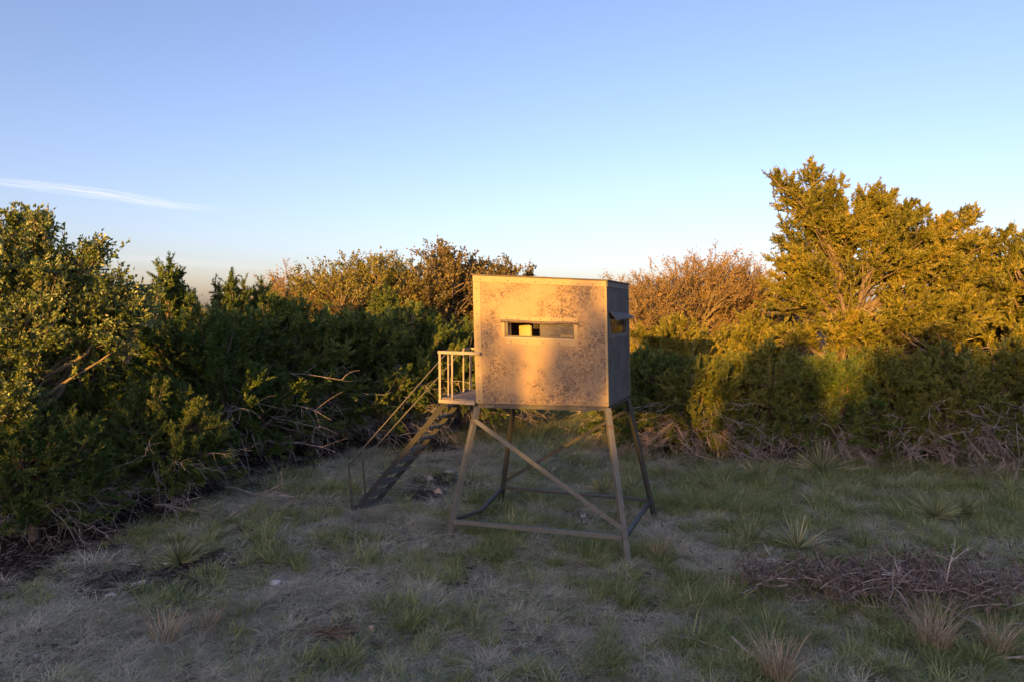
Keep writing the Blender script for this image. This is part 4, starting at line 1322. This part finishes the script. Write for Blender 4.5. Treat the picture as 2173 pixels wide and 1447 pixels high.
for px, py, me, s, lb in YU:
    p = G(px, py)
    o = link('yucca_plant', me)
    o.location = p; o.scale = (s, s, s); o.rotation_euler = (0, 0, px * .37)
    prop(o, lb, 'yucca', 'yuccas in the grass')
o = link('sotol_plant', SOTOL); o.location = G(1745, 1003); prop(o, 'arching mound of long narrow leaves at the foot of the right thicket', 'sotol')

# tall tan bunchgrass
def bunch(seed, n, h):
    mb = MB(); blades(mb, np.random.default_rng(seed), n, .13, h, .006, .55, .35, .3)
    return mb.mesh('bunchgrass_%d' % seed, M['tan_grass'])


BG = [bunch(1, 260, .55), bunch(2, 220, .5), bunch(3, 160, .4)]
for px, py, k, s, lb in (
        (1650, 1440, 0, .95, 'tall tan grass clump at the bottom beside a broken stick'),
        (1985, 1378, 0, 1.05, 'large tan grass clump below the bleached branch'),
        (2115, 1385, 1, .9, 'tan grass clump near the lower right corner'),
        (1400, 1180, 2, .9, 'tan dry clump right of the nearest leg'),
        (1770, 1270, 2, .8, 'grey-tan drooping grass clump left of the large one'),
        (350, 1360, 2, .9, 'pale dry grass clump standing at lower left'),
        (440, 1340, 2, .8, 'pale dry grass clump right of the lower-left one')):
    p = G(px, py)
    o = link('grass_clump', BG[k]); o.location = p; o.scale = (s, s, s); o.rotation_euler = (0, 0, px)
    prop(o, lb, 'grass clump', 'tall dry grass clumps')


# dead wood
def branching(mb, rg_, p, d, L, r, depth, kids=4, wob=.12, up=0.0):
    K = 7
    pts = [np.array(p, float)]
    dd = norm(np.array(d, float))
    for i in range(K - 1):
        dd = norm(dd + rg_.normal(size=3) * wob + np.array([0, 0, up]))
        pts.append(pts[-1] + dd * L / (K - 1))
    mb.tubes(np.array(pts)[None], r, r * .4, 5 if r > .008 else 3)
    if depth:
        for k in range(kids):
            i = rg_.integers(1, K - 1)
            t = norm(pts[i + 1] - pts[i] if i + 1 < K else pts[i] - pts[i - 1])
            nd = norm(t + rg_.normal(size=3) * .65)
            branching(mb, rg_, pts[i], nd, L * rg_.uniform(.35, .6), r * .55, depth - 1, kids, wob, up)


def dead_branch(px, py, d, L, r, seed, label, mat='whitewood', depth=2, kids=4, lift=.02, nm='fallen_branch', cat='branch', wob=.10, up=0):
    mb = MB(); branching(mb, np.random.default_rng(seed), (0, 0, 0), d, L, r, depth, kids, wob, up)
    o = mb.build(nm, M[mat], smooth=True)
    o.location = G(px, py) + [0, 0, lift]
    prop(o, label, cat)
    return o


# heap of dead cedar at the right
hp = G(1880, 1262)
heap = empty('brush_pile', hp)
prop(heap, 'low heap of dead brown cedar brush at the right', 'brush pile')
rg2 = np.random.default_rng(99)
tw, fo = MB(), MB()
n = 200
cx = np.clip(rg2.normal(size=n) * .95 + .1, -1.75, 2.0)
cy = rg2.normal(size=n) * .28 - .10 * cx
zt = .05 + .34 * np.clip(1 - (cy + .1 * cx) ** 2 / .5, 0, 1) * rg2.random(n)
st = np.stack([cx, cy, zt * .4], -1)
az = rg2.random(n) * 6.28
dd = np.stack([np.cos(az), np.sin(az) * .6, rg2.uniform(.0, .7, n)], -1)
L = rg2.uniform(.25, .6, n)[:, None]
bo = bez(st, st + dd * L * .5 + rg2.normal(size=(n, 3)) * .05, st + dd * L + np.array([0, 0, -.1]) * L, 6)
bo[:, :, 2] = np.maximum(bo[:, :, 2] + zt[:, None] * .4, .01)
tw.tubes(bo, .009, .003, 4)
k = 7
bi = np.repeat(np.arange(n), k); q = rg2.integers(1, 6, n * k)
o_ = bo[bi, q]; d_ = norm(rg2.normal(size=(n * k, 3)) + np.array([0, 0, .3]))
tw.tubes(bez(o_, o_ + d_ * .09, o_ + d_ * .2 + rg2.normal(size=(n * k, 3)) * .03, 3), .004, .0015, 3)
leaves(fo, rg2, o_, d_, 13, .05, .012, .16, .5, .0, 'needle')
tw.build('twigs', M['deadwood'], heap, True)
fo.build('dead_foliage', M['dead_leaf'], heap)
for (px, py, d, L, r, sd, lb, mt) in (
        (2002, 1262, (-.75, .1, .22), 1.0, .02, 3, 'bleached branch reaching left over the heap', 'whitewood'),
        (2003, 1275, (.15, .05, 1), .5, .014, 4, 'bleached branch standing up and forking', 'whitewood'),
        (1780, 1245, (-.8, .25, .20), .95, .02, 5, 'pale branch at the left end of the heap', 'whitewood'),
        (1830, 1300, (.9, -.1, .06), .9, .014, 6, 'grey stick lying along the front of the heap', 'deadwood'),
        (1995, 1300, (.35, -.6, .05), .7, .014, 8, 'grey stick at the near side of the heap', 'deadwood')):
    mb = MB(); branching(mb, np.random.default_rng(sd), (0, 0, 0), d, L, r, 2, 4, .10)
    o = mb.build('branch', M[mt], heap, True)
    o.location = G(px, py) - hp + np.array([0, 0, .10]); o['label'] = lb

dead_branch(1612, 1412, (-.22, .30, .16), .38, .022, 11, 'thick broken stick leaning in the grass beside a tan clump', 'deadwood', 0, nm='stick', cat='stick', wob=.03)
dead_branch(1560, 1392, (-.75, .5, .05), .65, .010, 12, 'thin bleached twig in the grass left of the broken stick', 'whitewood', 1, 3)
dead_branch(1545, 1385, (1, -.05, .03), .5, .009, 13, 'thin grey twig pointing at the broken stick', 'deadwood', 1, 3)
dead_branch(900, 1418, (-.5, -.5, .10), .5, .010, 14, 'thin curved stick at the bottom of the clearing', 'deadwood', 1, 2)
dead_branch(1300, 1330, (-.3, .5, .10), .4, .008, 15, 'thin twig in dry grass below the nearest leg', 'deadwood', 1, 2)
dead_branch(2120, 1400, (.8, -.3, .10), .8, .016, 16, 'grey branch in the lower right corner', 'deadwood', 2, 3)
dead_branch(1440, 960, (-.8, -.6, .25), 1.6, .022, 17, 'pale dead limb at the foot of the juniper right of the blind', 'deadwood', 3, 4, .15)
dead_branch(1540, 985, (-.9, -.3, .08), 1.5, .02, 18, 'sprawling dead limb on the grass edge of the right thicket', 'deadwood', 3, 4, .08)
dead_branch(850, 940, (.9, -.5, .25), 1.1, .02, 19, 'arched dead branches between the stairs and the blind', 'deadwood', 3, 4, .2)
dead_branch(940, 905, (.8, -.6, .3), 1.1, .02, 20, 'tangle of dead twigs behind the front left leg', 'deadwood', 3, 4, .2)
dead_branch(560, 900, (.6, -.6, .5), 1.3, .014, 21, 'silvery dead limb hanging from the dark juniper left of the stairs', 'whitewood', 3, 4, 1.0)
dead_branch(480, 1050, (.8, -.3, .15), 1.5, .02, 22, 'dead branches on the ground under the left thicket', 'deadwood', 3, 4, .15)
dead_branch(330, 1090, (.9, -.3, .1), 1.4, .018, 23, 'dead twigs under the low yellow-green juniper', 'deadwood', 3, 4, .15)
